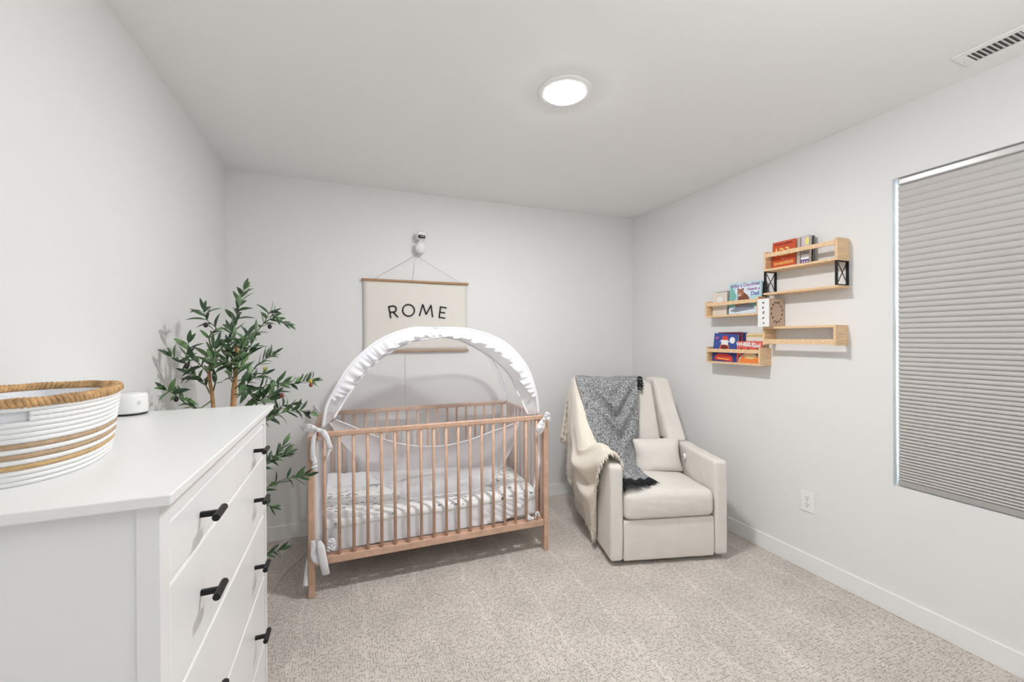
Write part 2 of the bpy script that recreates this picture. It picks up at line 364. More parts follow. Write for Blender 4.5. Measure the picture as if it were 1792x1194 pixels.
# ------------------------------------------------------------------ ceiling vent
vt = tag(empty('ceiling_vent', (3.003, -2.46, H)), 'white metal louvred register on the ceiling near the right wall', 'vent')
hx, hy = .071, .184
fr = MB()
fr.box(-hx, -hx+.030, -hy, hy, -.007, 0); fr.box(hx-.030, hx, -hy, hy, -.007, 0)
fr.box(-hx+.03, hx-.03, hy-.030, hy, -.007, 0); fr.box(-hx+.03, hx-.03, -hy, -hy+.030, -.007, 0); fr.box(-hx+.03, hx-.03, -.012, .012, -.007, 0)
fr.build('frame', WHITE_PLASTIC, vt, bevel=.0025)
MB().box(-hx+.028, hx-.028, -hy+.028, hy-.028, -.0012, -.0002).build('backing', mat('vent_dark', (.10, .10, .095), .8), vt)
sl = MB().add([(-.041, -.0045, -.0065), (.041, -.0045, -.0065), (.041, .0035, -.0015), (-.041, .0035, -.0015)], [(0, 1, 2, 3)]).build('louvre_slat', WHITE_PLASTIC, vt, solid=.0012)
first = True
for sgn in (1, -1):
    for k in range(10):
        y = sgn*(.019+k*.0140)
        o = sl if first else dup(sl, vt)
        first = False; o.location = (0, y, 0)
        if sgn < 0: o.rotation_euler = (0, 0, pi)
MB().lathe([(0, -.0075), (.003, -.0075), (.003, -.007)], (0, hy-.012, 0), n=10).build('screw', ALU, vt)

# ------------------------------------------------------------------ window shade
bl = tag(empty('cellular_shade', (W, WY0, WZ0)), 'grey pleated cellular shade pulled down over the window', 'window shade')
SY0, SY1 = .012, wd-.0135
MB().box(.012, .048, SY0, SY1, wh-.034, wh-.002).build('head_rail', ALU, bl, bevel=.006, seg=3)
MB().box(.012, .044, SY0, SY1, .004, .030).build('bottom_rail', GREYRAIL, bl, bevel=.003)
zs = [.030]; 
while zs[-1] < wh-.05:
    t = zs[-1]/wh
    zs.append(zs[-1]+lerp(.0125, .0350, t))
zs = [.030+(z-.030)*(wh-.034-.030)/(zs[-1]-.030) for z in zs]
prof = []
for i in range(len(zs)-1):
    p = zs[i+1]-zs[i]; d = lerp(.0125, .0060, (zs[i]/wh)**.7)
    prof += [(0.0245, zs[i]), (.0245-d*.75, zs[i]+p*.18), (.0245-d, zs[i]+p*.42), (.0245-d*.95, zs[i]+p*.62), (.0245-d*.6, zs[i]+p*.85)]
prof.append((.0245, zs[-1]))
m = MB()
n = len(prof)
vs = []
for y in (SY0, SY1): vs += [(x, y, z) for x, z in prof]
m.add(vs, [(i, i+1, n+i+1, n+i) for i in range(n-1)])
vs = []
for y in (SY0, SY1): vs += [(.062-x, y, z) for x, z in prof]
m.add(vs, [(i, i+1, n+i+1, n+i) for i in range(n-1)])
m.build('pleated_fabric', SHADE, bl)

# ------------------------------------------------------------------ wall outlet
ot = tag(empty('wall_outlet', (W, -1.569, .396)), 'white double wall outlet low on the right wall', 'outlet')
MB().box(-.006, 0, -.038, .038, -.057, .057).build('cover_plate', WHITE_PLASTIC, ot, bevel=.0025)
for zc in (.0195, -.0195):
    rc = MB().lathe([(0, -.0075), (.0155, -.0075), (.0168, -.006)], (0, 0, zc), n=24, axis='x')
    rc.v = [(x, y, zc+max(-.0135, min(.0135, z-zc))) for x, y, z in rc.v]
    r = rc.build('receptacle', WHITE_PLASTIC, ot)
    MB().box(-.0079, -.0070, -.0078, -.0052, zc+.001, zc+.010).box(-.0079, -.0070, .0052, .0078, zc+.001, zc+.009).lathe([(0, -.0079), (.0026, -.0079), (.0026, -.007)], (0, 0, zc-.007), n=12, axis='x').build('slot', BLACKP, r)
MB().lathe([(0, -.007), (.003, -.007), (.003, -.006)], (0, 0, 0), n=12, axis='x').build('screw', ALU, ot)

# ------------------------------------------------------------------ dresser
dr = tag(empty('dresser', (0, -1.85, 0)), 'tall white dresser with black bar pulls standing against the left wall', 'dresser')
MB().box(.001, .457, -.490, .490, 1.082, 1.100).build('top_panel', WHITE, dr, bevel=.0025)
DX = .435; Y0d, Y1d = -.468, .468
rows = [(.927, 1.037), (.7135, .927), (.4905, .7135), (.2555, .4905), (.090, .2555)]
sd = MB()
for ys, s in ((Y0d, 1), (Y1d, -1)):
    a, b_ = (ys, ys+s*.018)
    sd2 = MB()
    sd2.box(.405, DX, a, b_, 0, 1.082); sd2.box(.014, .045, a, b_, 0, 1.082); sd2.box(.045, .405, a, b_, .06, .12); sd2.box(.045, .405, a+s*.006, b_-s*.002, .12, 1.082)
    sd2.build('side_panel', WHITE, dr)
c = MB(); c.box(.014, .020, Y0d+.018, Y1d-.018, .06, 1.082); c.box(.02, .40, Y0d+.018, Y1d-.018, .06, .075)
c.build('carcass', WHITE, dr)
ff = MB(); ff.box(.40, DX, Y0d+.018, Y0d+.038, 0, 1.082); ff.box(.40, DX, Y1d-.038, Y1d-.018, 0, 1.082); ff.box(.40, DX, Y0d+.038, Y1d-.038, 1.040, 1.082); ff.box(.40, DX, Y0d+.038, Y1d-.038, .04, .087)
ff.build('face_frame', WHITE, dr)
for i, (z0, z1) in enumerate(rows):
    d = MB().box(.415, DX-.0005, Y0d+.0405, Y1d-.0405, z0+.0018, z1-.0018).build('drawer', WHITE, dr, bevel=.004, seg=2)
    MB().box(.03, .414, Y0d+.05, Y1d-.05, z0+.015, z1-.02).build('drawer_box', WHITE, d)
    zc = (z0+z1)/2+.002
    for yh in (-.268, .256):
        hh = MB(); hh.box(DX-.001, DX+.032, yh-.0045, yh+.0045, zc-.0055, zc+.0055)
        hh.tube([(DX+.034, yh-.031, zc), (DX+.034, yh+.031, zc)], .0074, n=16)
        hh.build('bar_pull', BLACK, d, bevel=.001)

# ------------------------------------------------------------------ rope basket
BC = Vector((.132, -2.030, 1.100))
bk = tag(empty('rope_basket', BC, .19), 'white coiled rope basket with tan stripes and braided rim on the dresser', 'basket')
def bring(t, f):
    rx = lerp(.103, .120, f**.8); ry = lerp(.178, .182, f**.8); e = 2.4
    c_, s_ = cos(t), sin(t)
    return Vector((rx*math.copysign(abs(c_)**(2/e), c_), ry*math.copysign(abs(s_)**(2/e), s_), 0))
NR = 15; RH = .0090
HA = .36
for k in range(NR):
    f_ = k/(NR-1); z = RH/2+k*RH*1.0
    mname = ROPET2 if k == 3 else (ROPET if k in (5, 7) else ROPEW)
    segs = [(0, 2*pi)]
    if k in (12, 13): segs = [(-pi/2+HA, pi/2-.2), (pi/2+.2, 3*pi/2-.12)]
    mb = MB()
    for (a0, a1) in segs:
        n_ = 160; pts = []
        for i in range(n_+1):
            t = lerp(a0, a1, i/n_); p = bring(t, f_); p.z = z; pts.append(p)
        tw = 75*(a1-a0)/(2*pi)
        R = [.0052*(1+.09*sin(i/n_*tw*2*pi)) for i in range(n_+1)]
        mb.tube(pts, R, n=8, cap=(len(segs) > 1))
    o = mb.build('rope_coil', mname, bk, smooth=True)
    if mname is ROPET or mname is ROPET2: o['label'] = 'tan stripe coil'
TOPZ = NR*RH
for ph, m_ in ((0, GRASSR), (pi, GRASSR)):
    pass
br_ = MB()
for ph in (0, 2*pi/3, 4*pi/3):
    n_ = 420; pts = []
    for i in range(n_+1):
        t = 2*pi*i/n_; p = bring(t, 1.0); nrm = Vector((p.x/.12**2, p.y/.18**2, 0)).normalized()
        q = 34*t+ph; p = p+nrm*(.0052*sin(q)); p.z = TOPZ+.0055+.0052*sin(2*q); pts.append(p)
    br_.tube(pts, .0048, n=6, cap=False)
br_.build('braided_rim', GRASSR, bk, smooth=True)
MB().grid(lambda u, v: (lambda p: Vector((p.x*.945, p.y*.965, .006+(TOPZ-.008)*v)))(bring(2*pi*u, v)), 64, 2).build('lining', COTTON, bk, smooth=True)
bt = MB(); n_ = 48
bt.prism([(bring(2*pi*i/n_, 0).x*.97, bring(2*pi*i/n_, 0).y*.97) for i in range(n_)], lambda u, v, w_: (u, v, .001+w_), .006)
bt.build('base', ROPEW, bk)
def cl_(u, v):
    t = 2*pi*u; p = bring(t, .85)*(v*.93); h = .012*nz((p.x, p.y, 0), 14)+.006*nz((p.x, p.y, 0), 40)
    return Vector((p.x, p.y, TOPZ-.018+h+.034*exp(-((p.x+.03)**2+(p.y+.10)**2)/.0065)-.01*v))
cg = MB().grid(cl_, 48, 14).build('folded_cloth', BLUECLOTH, None, smooth=True, solid=.004)
cg.location = BC; cg.rotation_euler = (0, 0, .19)
tag(cg, 'pale blue and white cloth lying inside the rope basket', 'cloth')

# ------------------------------------------------------------------ router puck
pk = tag(empty('smart_speaker', (.049, -1.410, 1.100)), 'small white round wireless device with dark base on the dresser corner by the basket', 'electronic device')
MB().lathe([(0, 0), (.042, 0), (.0445, .003), (.0445, .007)], n=48).build('base_ring', BLACKP, pk, smooth=True)
MB().lathe([(0, .0072), (.0455, .0072), (.0465, .012), (.0462, .040), (.0452, .062), (.0425, .069), (.041, .070)], n=48).build('shell', WHITE_PLASTIC, pk, smooth=True)
MB().lathe([(.041, .0695), (.0405, .0705), (.030, .068), (0, .067)], n=48).build('top_dish', mat('grey_top', (.46, .46, .45), .5), pk, smooth=True)
a_ = radians(-42); mk = MB()
for (u0, z0, u1, z1) in ((-.004, .042, 0, .047), (0, .047, .004, .042), (-.003, .042, -.003, .036), (.003, .042, .003, .036), (-.003, .036, .003, .036)):
    P_ = [Vector((cos(a_+u/.047)*.0468, sin(a_+u/.047)*.0468, z)) for u, z in ((u0, z0), (u1, z1))]
    mk.tube(P_, .0005, n=4)
mk.build('emblem', mat('grey_mark', (.35, .35, .35), .6), pk)

# ------------------------------------------------------------------ crib
CO = Vector((.522, -.775, 0)); CA = radians(-1.25)
cb = tag(empty('crib', CO, CA), 'beech wood crib with vertical spindles standing against the back wall', 'crib')
CL, CD = 1.375, .700
def P2(mb, nm, **k): return mb.build(nm, BEECH, cb, **k)
ph_ = .845
for (x, y) in ((0, 0), (CL-.032, 0), (0, CD-.045), (CL-.032, CD-.045)):
    m_ = MB(); 
    yy0, yy1 = y, y+.045
    # post with the outer upper corner rounded off
    s_ = 1 if y == 0 else -1
    ye = yy0 if s_ == 1 else yy1
    prof_ = [(0, 0), (0, ph_-.03), (.006, ph_-.008), (.022, ph_), (.045, ph_), (.045, 0)]
    m_.prism([(ye+s_*a, b) for a, b in prof_], lambda u, v, w_: (x+w_, u, v), .032)
    m_.build('post', BEECH, cb, bevel=.005, seg=3)
def taper(p): return p
for y in (.004, CD-.030):
    P2(MB().box(.034, CL-.034, y, y+.026, .830, .858), 'top_rail', bevel=.006, seg=3)
    P2(MB().box(.032, CL-.032, y+.002, y+.026, .160, .200), 'bottom_rail', bevel=.004)
sp = MB().lathe([(.0085, .198), (.0085, .832)], n=10)
sp0 = sp.build('spindle', BEECH, cb, smooth=True)
NS = 18; first = True
x_first, x_last = .079, CL-.075
for y in (.016, CD-.016):
    for i in range(NS):
        o = sp0 if first else dup(sp0, cb); first = False
        o.location = (lerp(x_first, x_last, i/(NS-1)), y, 0)
for x in (.004, CL-.028):
    P2(MB().box(x, x+.024, .044, CD-.044, .818, .846), 'end_rail', bevel=.006, seg=3)
    P2(MB().box(x, x+.024, .044, CD-.044, .160, .200), 'end_rail', bevel=.004)
    for i in range(8):
        o = dup(sp0, cb); o.location = (x+.012, lerp(.108, CD-.108, i/7), 0)
        o.scale = (1, 1, .985)
ba = MB()
for i in range(11):
    xs_ = lerp(.08, CL-.13, i/10); ba.box(xs_, xs_+.05, .03, CD-.03, .195, .203)
ba.box(.04, CL-.04, .027, .034, .185, .21); ba.box(.04, CL-.04, CD-.034, CD-.027, .185, .21)
ba.build('slat_base', BEECH, cb)

# crib local -> world
cM = Matrix.Rotation(CA, 4, 'Z'); cM.translation = CO
def C2W(x, y, z): return cM @ Vector((x, y, z))
cMi = cM.inverted()
def catY(px, py, y):
    """pixel onto the plane crib-local y = const, crib-local result"""
    d = FWD + RGT*((px-896)/F_) - UPV*((py-Y0)/F_)
    o_ = cMi @ CAM; dd = cMi.to_3x3() @ d
    return o_+dd*((y-o_.y)/dd.y)

# mattress + printed sheet
def mfn(p):
    z = p.z
    if z > 0:
        z += .006*sin(p.x*3)-.012*max(0, abs(p.x)/.64-.75)
    return Vector((p.x, p.y, z))
mt = soft('crib_mattress', (.635, .298, .062), .030, COTTON, None, mfn, (10, 6, 2))
mt.location = C2W(.690, .350, .271); mt.rotation_euler = (0, 0, CA)
tag(mt, 'white foam crib mattress lying on the slats inside the crib', 'mattress')
def sfn(p):
    z = p.z; ax = abs(p.x)/.642
    z += .008*nz((p.x*3, p.y*5, 0), 1)+.004*nz((p.x, p.y, 0), 18)
    if z > 0: z += .024*max(0, -(p.x+.35))/.29 + .035*exp(-((p.x-.30)**2)/.05-((p.y-.12)**2)/.02) + .018*exp(-((p.x-.45)**2)/.02-((p.y+.05)**2)/.02)
    return Vector((p.x, p.y, z))
sh = soft('fitted_sheet', (.642, .306, .026), .024, SHEETP, None, sfn, (60, 30, 2))
sh.location = C2W(.690, .350, .344); sh.rotation_euler = (0, 0, CA)
tag(sh, 'white fitted sheet printed with small grey and green motifs on the crib mattress', 'bed sheet')

# ------------------------------------------------------------------ crib tent
tn = tag(empty('crib_tent', CO, CA), 'white sheer mesh canopy tent with ruffled arches tied onto the crib', 'crib tent')
FLq = Vector((.070, .045, 0)); FRq = Vector((1.325, .045, 0)); BLq = Vector((.075, .655, 0)); BRq = Vector((1.325, .640, 0)); APq = Vector((.712, .350, 0))
HL = [(0, .872), (.027, .981), (.087, 1.062), (.171, 1.161), (.276, 1.240), (.421, 1.318), (.596, 1.376), (.79, 1.410), (1.0, 1.412)]
HR = [(0, .860), (.016, .966), (.058, 1.080), (.131, 1.185), (.276, 1.296), (.45, 1.362), (.66, 1.402), (.85, 1.412), (1.0, 1.412)]
HB = [(0, .860), (.03, .961), (.12, 1.105), (.25, 1.215), (.40, 1.290), (.60, 1.355), (.82, 1.400), (1.0, 1.410)]
def hoop(A, T, t):
    q = cr([Vector((a, b, 0)) for a, b in T], t); p = A.lerp(APq, q.x); return Vector((p.x, p.y, q.y))
hoops = {'FL': (FLq, HL), 'FR': (FRq, HR), 'BL': (BLq, HB), 'BR': (BRq, HB)}
def HP(k, t): return hoop(*hoops[k], t)
for k in hoops:
    pts = [HP(k, i/40) for i in range(41)]
    hb = MB()
    if k[0] == 'F':
        o = hb.tube(pts, .0125, n=10, flat=.8).build('pole_sleeve', CLOTHW, tn, smooth=True)
    else:
        hb.tube(pts, .0045, n=8).build('pole_sleeve', CLOTHW, tn, smooth=True)
        sd_ = Vector((1, 0, -.15)) if k == 'BL' else Vector((-1, 0, -.15))
        MB().grid(lambda u, v: HP(k, u)+sd_*(.045*v*(1-.5*u)), 30, 3).build('sleeve_hem', NET2, tn, smooth=True)
# ruffles on the two front arches
rfm = CLOTHW
for k, s_, t0 in (('FL', 1, .20), ('FR', -1, .14)):
    def rf(u, v):
        t = lerp(t0, 1.0, u); p = HP(k, t); tg = (HP(k, min(1, t+.02))-HP(k, max(0, t-.02))).normalized()
        inw = Vector((s_*.75, -.1, -.8)); inw = (inw-tg*inw.dot(tg)).normalized(); out = tg.cross(inw)
        if out.y > 0: out = -out
        sc = u*10.5; ph2 = sc+.3*sin(sc*1.3)
        saw = (ph2 % 1.0)
        w_ = .070*min(1, u*6+.35)*(.66+.56*saw+.10*nz((u*40, 0, 0), 1, 3))*(1-.25*max(0, u-.7)/.3)
        return p+inw*(.008+w_*v)+out*(.010+.030*v*(saw-.35)+.006*v*sin(ph2*4*pi+1))+tg*(.022*v*(saw-.5))
    MB().grid(rf, 300, 6).build('ruffle', rfm, tn, solid=.0015)
# front opening trim arc, and the net strip between arches and arc
z3 = lambda x, y: (500+x/3.584, 540+y/3.584)
arcpx = [(300, 692), (345, 615), (400, 530), (500, 400), (600, 312), (700, 250), (800, 208), (950, 182), (1050, 188), (1150, 225), (1300, 318), (1400, 415), (1450, 520), (1490, 600), (1520, 668)]
arc = []
for i, (x, y) in enumerate(arcpx):
    s_ = i/(len(arcpx)-1); arc.append(catY(*z3(x, y), .055+.235*max(0, sin(pi*s_))**1.2))
AF = lambda t: cr(arc, t)
MB().tube([AF(i/60) for i in range(61)], .0080, n=8, flat=.6).build('zip_trim', CLOTHW, tn, smooth=True)
def HF(t): return HP('FL', t*2) if t <= .5 else HP('FR', 2-2*t)
MB().grid(lambda u, v: HF(u).lerp(AF(u), v), 60, 4).build('front_net_strip', NET2, tn, smooth=True)
# side and back net panels of the dome
def wr_(p, a=.006): return p+Vector((0, a*nz(p, 6), a*nz(p, 7, 5)))
for nm, A, B in (('side_net', 'FL', 'BL'), ('back_net', 'BL', 'BR'), ('side_net', 'BR', 'FR')):
    MB().grid(lambda u, v: wr_(HP(A, u).lerp(HP(B, u), v)+Vector((0, 0, .0))), 30, 10).build(nm, NET, tn, smooth=True)
# vertical walls inside the crib
def wallp(A, B, z0, z1, am=.010, fr=50):
    def fn(u, v):
        p = A.lerp(B, u); nrm = Vector((-(B-A).y, (B-A).x, 0)).normalized(); z = lerp(z0(u) if callable(z0) else z0, z1(u) if callable(z1) else z1, v)
        q = p+nrm*(am*sin(u*fr+2*nz((u*5, v, 0), 2))*(.3+.7*(1-abs(2*v-1)))); q.z = z; return q
    return fn
I0 = .052
fl_, fr_, bl_, br__ = Vector((I0, .042, 0)), Vector((CL-I0, .042, 0)), Vector((I0, CD-.045, 0)), Vector((CL-I0, CD-.045, 0))
MB().grid(wallp(bl_, br__, .40, .86, .006, 60), 90, 6).build('back_wall_net', NET, tn, smooth=True)
MB().grid(wallp(fl_, bl_, .40, .86, .006, 40), 40, 6).build('side_wall_net', NET2, tn, smooth=True)
MB().grid(wallp(br__, fr_, .36, .86, .010, 60), 60, 6).build('side_wall_net', NET2, tn, smooth=True)
MB().grid(wallp(bl_, br__, .205, lambda u: lerp(.445, .33, u)+.006*sin(u*40), .006, 70), 90, 6).build('back_skirt', CLOTHW, tn, smooth=True)
MB().grid(wallp(fl_, bl_, .205, .44, .005, 30), 40, 6).build('side_skirt', CLOTHW, tn, smooth=True)
MB().grid(wallp(br__, fr_, .24, .37, .008, 30), 40, 6).build('side_skirt', CLOTHW, tn, smooth=True)
MB().grid(lambda u, v: Vector((lerp(.055, .95, u), lerp(CD-.048, lerp(.46, .60, u), v)-.012*sin(u*17)*v, lerp(lerp(.445, .385, u), .384, min(1, v*1.6))+.008*nz((u*14, v*5, 0), 1)+.006*sin(v*9+u*8)*v)), 60, 14).build('loose_skirt_fold', CLOTHW, tn, smooth=True)
# front skirt over the mattress side, its right end pulled up and inward
skt = [catY(px, py, .052) for px, py in ((566, 897), (573, 896), (615, 896), (660, 897.5), (706, 892.5), (753, 888), (801, 880), (843, 873), (880, 867), (905, 862), (926, 857))]
skb = [catY(px, py, .050) for px, py in ((566, 972), (580, 968), (620, 958), (660, 950), (706, 943), (753, 935), (801, 927), (840, 920), (868, 914), (892, 905), (929, 868))]
def skf(u, v):
    a = cr(skt, u); b = cr(skb, u); p = a.lerp(b, v)
    d_ = .006*nz((p.x*9, 0, p.z*3), 2.2)*v+.0045*sin(p.x*46+3*sin(p.x*7))*v*(1-.5*v)
    if u > .62:
        k_ = (u-.62)/.38; d_ += .010*k_*sin((p.z+.55*p.x)*95)*min(1, v*3)
    return p+Vector((0, -abs(d_)-.002*v, 0))
MB().grid(skf, 160, 24).build('front_skirt', CLOTHW, tn, smooth=True, solid=.0012)
# corner strips of cloth behind the front posts
def strip(nm, pts, w_, m_=CLOTHW, yoff=0, ref=(1, 0, 0), par=tn, amp=0):
    pts = [Vector(p) for p in pts]; R = w_ if hasattr(w_, '__len__') else [w_]*len(pts)
    def fn(u, v):
        p = cr(pts, u); t = (cr(pts, min(1, u+.02))-cr(pts, max(0, u-.02))).normalized()
        sd = t.cross(Vector((0, 1, 0)))
        if sd.length < .2: sd = Vector(ref)
        sd.normalize(); k_ = u*(len(R)-1); i = min(int(k_), len(R)-2); ww = lerp(R[i], R[i+1], k_-i)
        return p+sd*(ww*(v-.5))+Vector((0, -.004*sin(v*pi)-amp*sin(u*23+v*3), 0))
    return MB().grid(fn, 36, 5).build(nm, m_, par, smooth=True, solid=.0012)
CY = lambda px, py, y=.030: catY(px, py, y)
strip('corner_strip', [CY(557, 770), CY(556, 830), CY(556, 900), CY(558, 960)], [.036, .040, .044, .05], amp=.003)
strip('corner_strip', [CY(940, 745), CY(941, 790), CY(940, 830), CY(933, 868)], [.030, .034, .030, .012], amp=.003)
# flap that hangs down into the cot
uppx = [(318, 700), (430, 745), (560, 800), (700, 845), (850, 865), (1000, 860), (1150, 825), (1300, 770), (1400, 735), (1475, 705)]
upp = [catY(*z3(x, y), .06+.10*sin(pi*i/9)) for i, (x, y) in enumerate(uppx)]
lopx = [(577, 740), (600, 775), (621, 800), (640, 824), (661, 840), (685, 857), (711, 872), (735, 880), (765, 881), (795, 876), (835, 858), (868, 832), (884, 806), (897, 780), (907, 738)]
lopp = [catY(px, py, .062+.085*sin(pi*i/14)) for i, (px, py) in enumerate(lopx)]
for p in lopp: p.z = max(p.z, .392)
UF = lambda t: cr(upp, t); LF = lambda t: cr(lopp, t)
MB().tube([UF(i/50) for i in range(51)], .0065, n=8, flat=.5).build('zip_trim', CLOTHW, tn, smooth=True)
MB().tube([LF(i/50) for i in range(51)], .0055, n=8, flat=.5).build('zip_trim', CLOTHW, tn, smooth=True)
def flp(u, v):
    a, b = UF(u), LF(u); p = a.lerp(b, v); k_ = sin(pi*v)*sin(pi*u)
    return p+Vector((0, .035*k_+.012*k_*sin(u*34+4*v), .010*k_*sin(u*21)))
MB().grid(flp, 100, 14).build('front_flap', NET3, tn, smooth=True)
# bows
def bow_piece(pts, w_, nm='bow_ribbon', amp=.002): return strip(nm, pts, w_, amp=amp)
Yp = -.010
c_ = lambda px, py, y=Yp: catY(px, py, y)
bow_piece([c_(557, 751), c_(545, 747.5, -.03), c_(533, 746.5, -.035), c_(525, 749)], [.008, .026, .030, .004])
bow_piece([c_(525, 749.5), c_(534, 752, -.01), c_(547, 753, -.012), c_(557, 752.5)], [.004, .018, .022, .008])
bow_piece([c_(558, 752), c_(566, 757, -.02), c_(572, 767, -.025), c_(577, 782, -.02), c_(579, 785)], [.012, .030, .026, .026, .020])
bow_piece([c_(577, 784), c_(574, 795), c_(571, 808, -.005)], [.024, .014, .003])
bow_piece([c_(555, 754), c_(549, 766, -.015), c_(547, 785, -.015), c_(547.5, 803, -.012)], [.010, .022, .024, .026])
bow_piece([c_(547, 800, -.014), c_(551, 810, -.02), c_(549, 822, -.02)], [.030, .022, .030], amp=.004)
weld(rbox((.011, .008, .011), .007, (2, 2, 2)).build('knot', CLOTHW, tn)).location = c_(557, 753, -.02)
MB().box(-.005, .005, -.001, .001, -.018, 0).build('label_tag', BURG, tn).location = c_(555.5, 757, -.012)
# right front bow
bow_piece([c_(951, 733), c_(957, 726, -.03), c_(962, 727)], [.010, .034, .020])
bow_piece([c_(952, 734), c_(960, 733, -.03), c_(963, 737)], [.010, .026, .014])
bow_piece([c_(951, 734), c_(947, 742, -.025), c_(942, 752, -.03), c_(937, 756)], [.014, .040, .036, .010])
bow_piece([c_(952, 737), c_(950, 748, -.02), c_(945, 760, -.015)], [.016, .026, .014])
weld(rbox((.010, .008, .010), .007, (2, 2, 2)).build('knot', CLOTHW, tn)).location = c_(951.5, 734, -.02)
# lower left tails
bow_piece([c_(547, 946), c_(548.5, 962), c_(550, 975, -.02), c_(556, 983, -.025), c_(562, 986)], [.018, .030, .034, .036, .004])
bow_piece([c_(557, 948, -.015), c_(561, 956, -.03), c_(564, 975, -.035), c_(568, 994, -.03), c_(571, 1006)], [.016, .036, .040, .038, .036])
bow_piece([c_(538, 975, .02), c_(535.5, 1000, .01), c_(534.5, 1026, .0)], [.006, .016, .024])
bow_piece([c_(573, 953, .02), c_(580, 947, .015), c_(588, 955, .02)], [.016, .034, .014])
bow_piece([c_(573, 964, .022), c_(580, 958, .018), c_(587, 963, .022)], [.026, .040, .022])
bow_piece([c_(921, 900, .02), c_(926, 907, .012), c_(934, 908, .02)], [.020, .030, .016])
bow_piece([c_(937, 908, .02), c_(940, 898, .012), c_(944, 904, .02)], [.006, .028, .012])
# small rear left bow seen past the end post
bow_piece([catY(548, 722, CD+.005), catY(551, 711, CD+.01), catY(553, 707, CD+.005)], [.010, .024, .004])
bow_piece([catY(560, 722, CD-.0), catY(554, 715, CD-.01), catY(552, 709, CD)], [.012, .020, .006])

# ------------------------------------------------------------------ recliner
OCH = Vector((2.138, -1.12, 0)); ACH = radians(-15)
ch = tag(empty('recliner_armchair', OCH, ACH), 'cream upholstered recliner armchair in the right back corner', 'armchair')
chM = Matrix.Rotation(ACH, 4, 'Z'); chM.translation = OCH; chMi = chM.inverted()
def hat(px, py, y):
    d = FWD + RGT*((px-896)/F_) - UPV*((py-Y0)/F_); o_ = chMi @ CAM; dd = chMi.to_3x3() @ d
    return o_+dd*((y-o_.y)/dd.y)
def hatx(px, py, x):
    d = FWD + RGT*((px-896)/F_) - UPV*((py-Y0)/F_); o_ = chMi @ CAM; dd = chMi.to_3x3() @ d
    return o_+dd*((x-o_.x)/dd.x)
CWd, CDp = .738, .83
def armfn(cx, side):
    def fn(p):
        x, y, z = p.x+cx, p.y+.405, p.z+.3075     # z 0.03 .. 0.585
        t = y/.81
        if z > .3:
            zt = .595+.022*min(1, t/.7)
            z = .3+(z-.3)*(zt-.3)/.285
            if y > .60: z -= (z-.3)*.25*(y-.60)/.2
        k_ = (z-.03)/.56
        x += side*.010*sin(pi*k_)*sin(pi*min(1, max(0, t)))     # slight swell outward
        x += .0025*nz((x, y, z), 9)
        y += -.004*sin(pi*k_)+.0028*nz((x, y, z), 11, 4)
        z += .003*nz((x, y, 0), 12, 7) if z > .5 else 0
        return Vector((x, y, z))
    return fn
soft('arm', (.040, .405, .2775), .020, CREAMF, ch, armfn(.041, -1), (4, 24, 20))
soft('arm', (.042, .405, .2775), .020, CREAMF, ch, armfn(CWd-.042, 1), (4, 24, 20))
def seatfn(p):
    x, y, z = p.x+.368, p.y+.255, p.z+.350
    u = (x-.085)/.566; v = y/.51
    if p.z > 0:
        z += .030*sin(pi*min(1, max(0, u)))*sin(pi*min(1, max(0, v*.9+.08)))+.004*nz((x, y, 0), 8)-.010*v-.010*u
    y -= .012*sin(pi*min(1, max(0, (z-.265)/.17)))*max(0, sin(pi*min(1, max(0, u))))**.4*(1 if p.y < 0 else 0)
    y += .003*nz((x*2, z*9, 0), 7) if p.y < 0 else 0
    return Vector((x, y, z))
soft('seat_cushion', (.283, .262, .084), .040, CREAMF, ch, seatfn, (24, 20, 8))
def panfn(p):
    x, y, z = p.x+.368, p.y+.035, p.z+.145
    y -= .006*sin(pi*(z-.03)/.23)+.003*nz((x, z, 0), 9)
    return Vector((x, y, z))
soft('footrest_panel', (.284, .030, .119), .012, CREAMF, ch, panfn, (20, 2, 12))
MB().box(.085, .65, .07, .79, .035, .28).build('base_box', CREAMF, ch)
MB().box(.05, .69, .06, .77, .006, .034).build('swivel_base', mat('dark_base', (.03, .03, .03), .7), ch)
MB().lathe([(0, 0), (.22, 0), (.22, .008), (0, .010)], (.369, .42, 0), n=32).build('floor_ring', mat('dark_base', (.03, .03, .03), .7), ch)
# back: centre cushion and two wings, reclined
def lean(z): return .435+.215*(z-.40)/.62           # y of the front face of the back
def backfn(p):
    x, z = p.x+.340, p.z+.715
    y = lean(z)+.075+p.y
    if p.y < 0: y -= .016*sin(pi*min(1, max(0, (x-.13)/.42)))*sin(pi*min(1, max(0, (z-.42)/.6)))
    z += -.012*((x-.34)/.23)**2*(1 if p.z > .2 else 0)
    return Vector((x, y, z))
soft('back_cushion', (.232, .075, .300), .030, CREAMF, ch, backfn, (14, 4, 20))
def wingfn(cx, s):
    def fn(p):
        z = p.z+.822; k_ = (z-.61)/.42
        x = cx+p.x+s*(.022*(1-k_))+p.x*.10*(1-k_)
        fwd = (.020+.045*max(0, 1-k_)**1.3) if s > 0 else .0
        y = lean(z)+.06+p.y*(1+.25*(1-k_))-(fwd if p.y < 0 else 0)
        x += .004*nz((x, y, z), 8)
        return Vector((x, y, z))
    return fn
soft('wing', (.062, .072, .215), .028, CREAMF, ch, wingfn(.055, -1), (6, 6, 20))
soft('wing', (.062, .072, .215), .028, CREAMF, ch, wingfn(.630, 1), (6, 6, 20))
def shellfn(p):
    x, z = p.x+.345, p.z+.60; y = lean(z)+.165+p.y
    return Vector((x, y, z))
soft('back_shell', (.325, .030, .405), .02, CREAMF, ch, shellfn, (8, 2, 12))
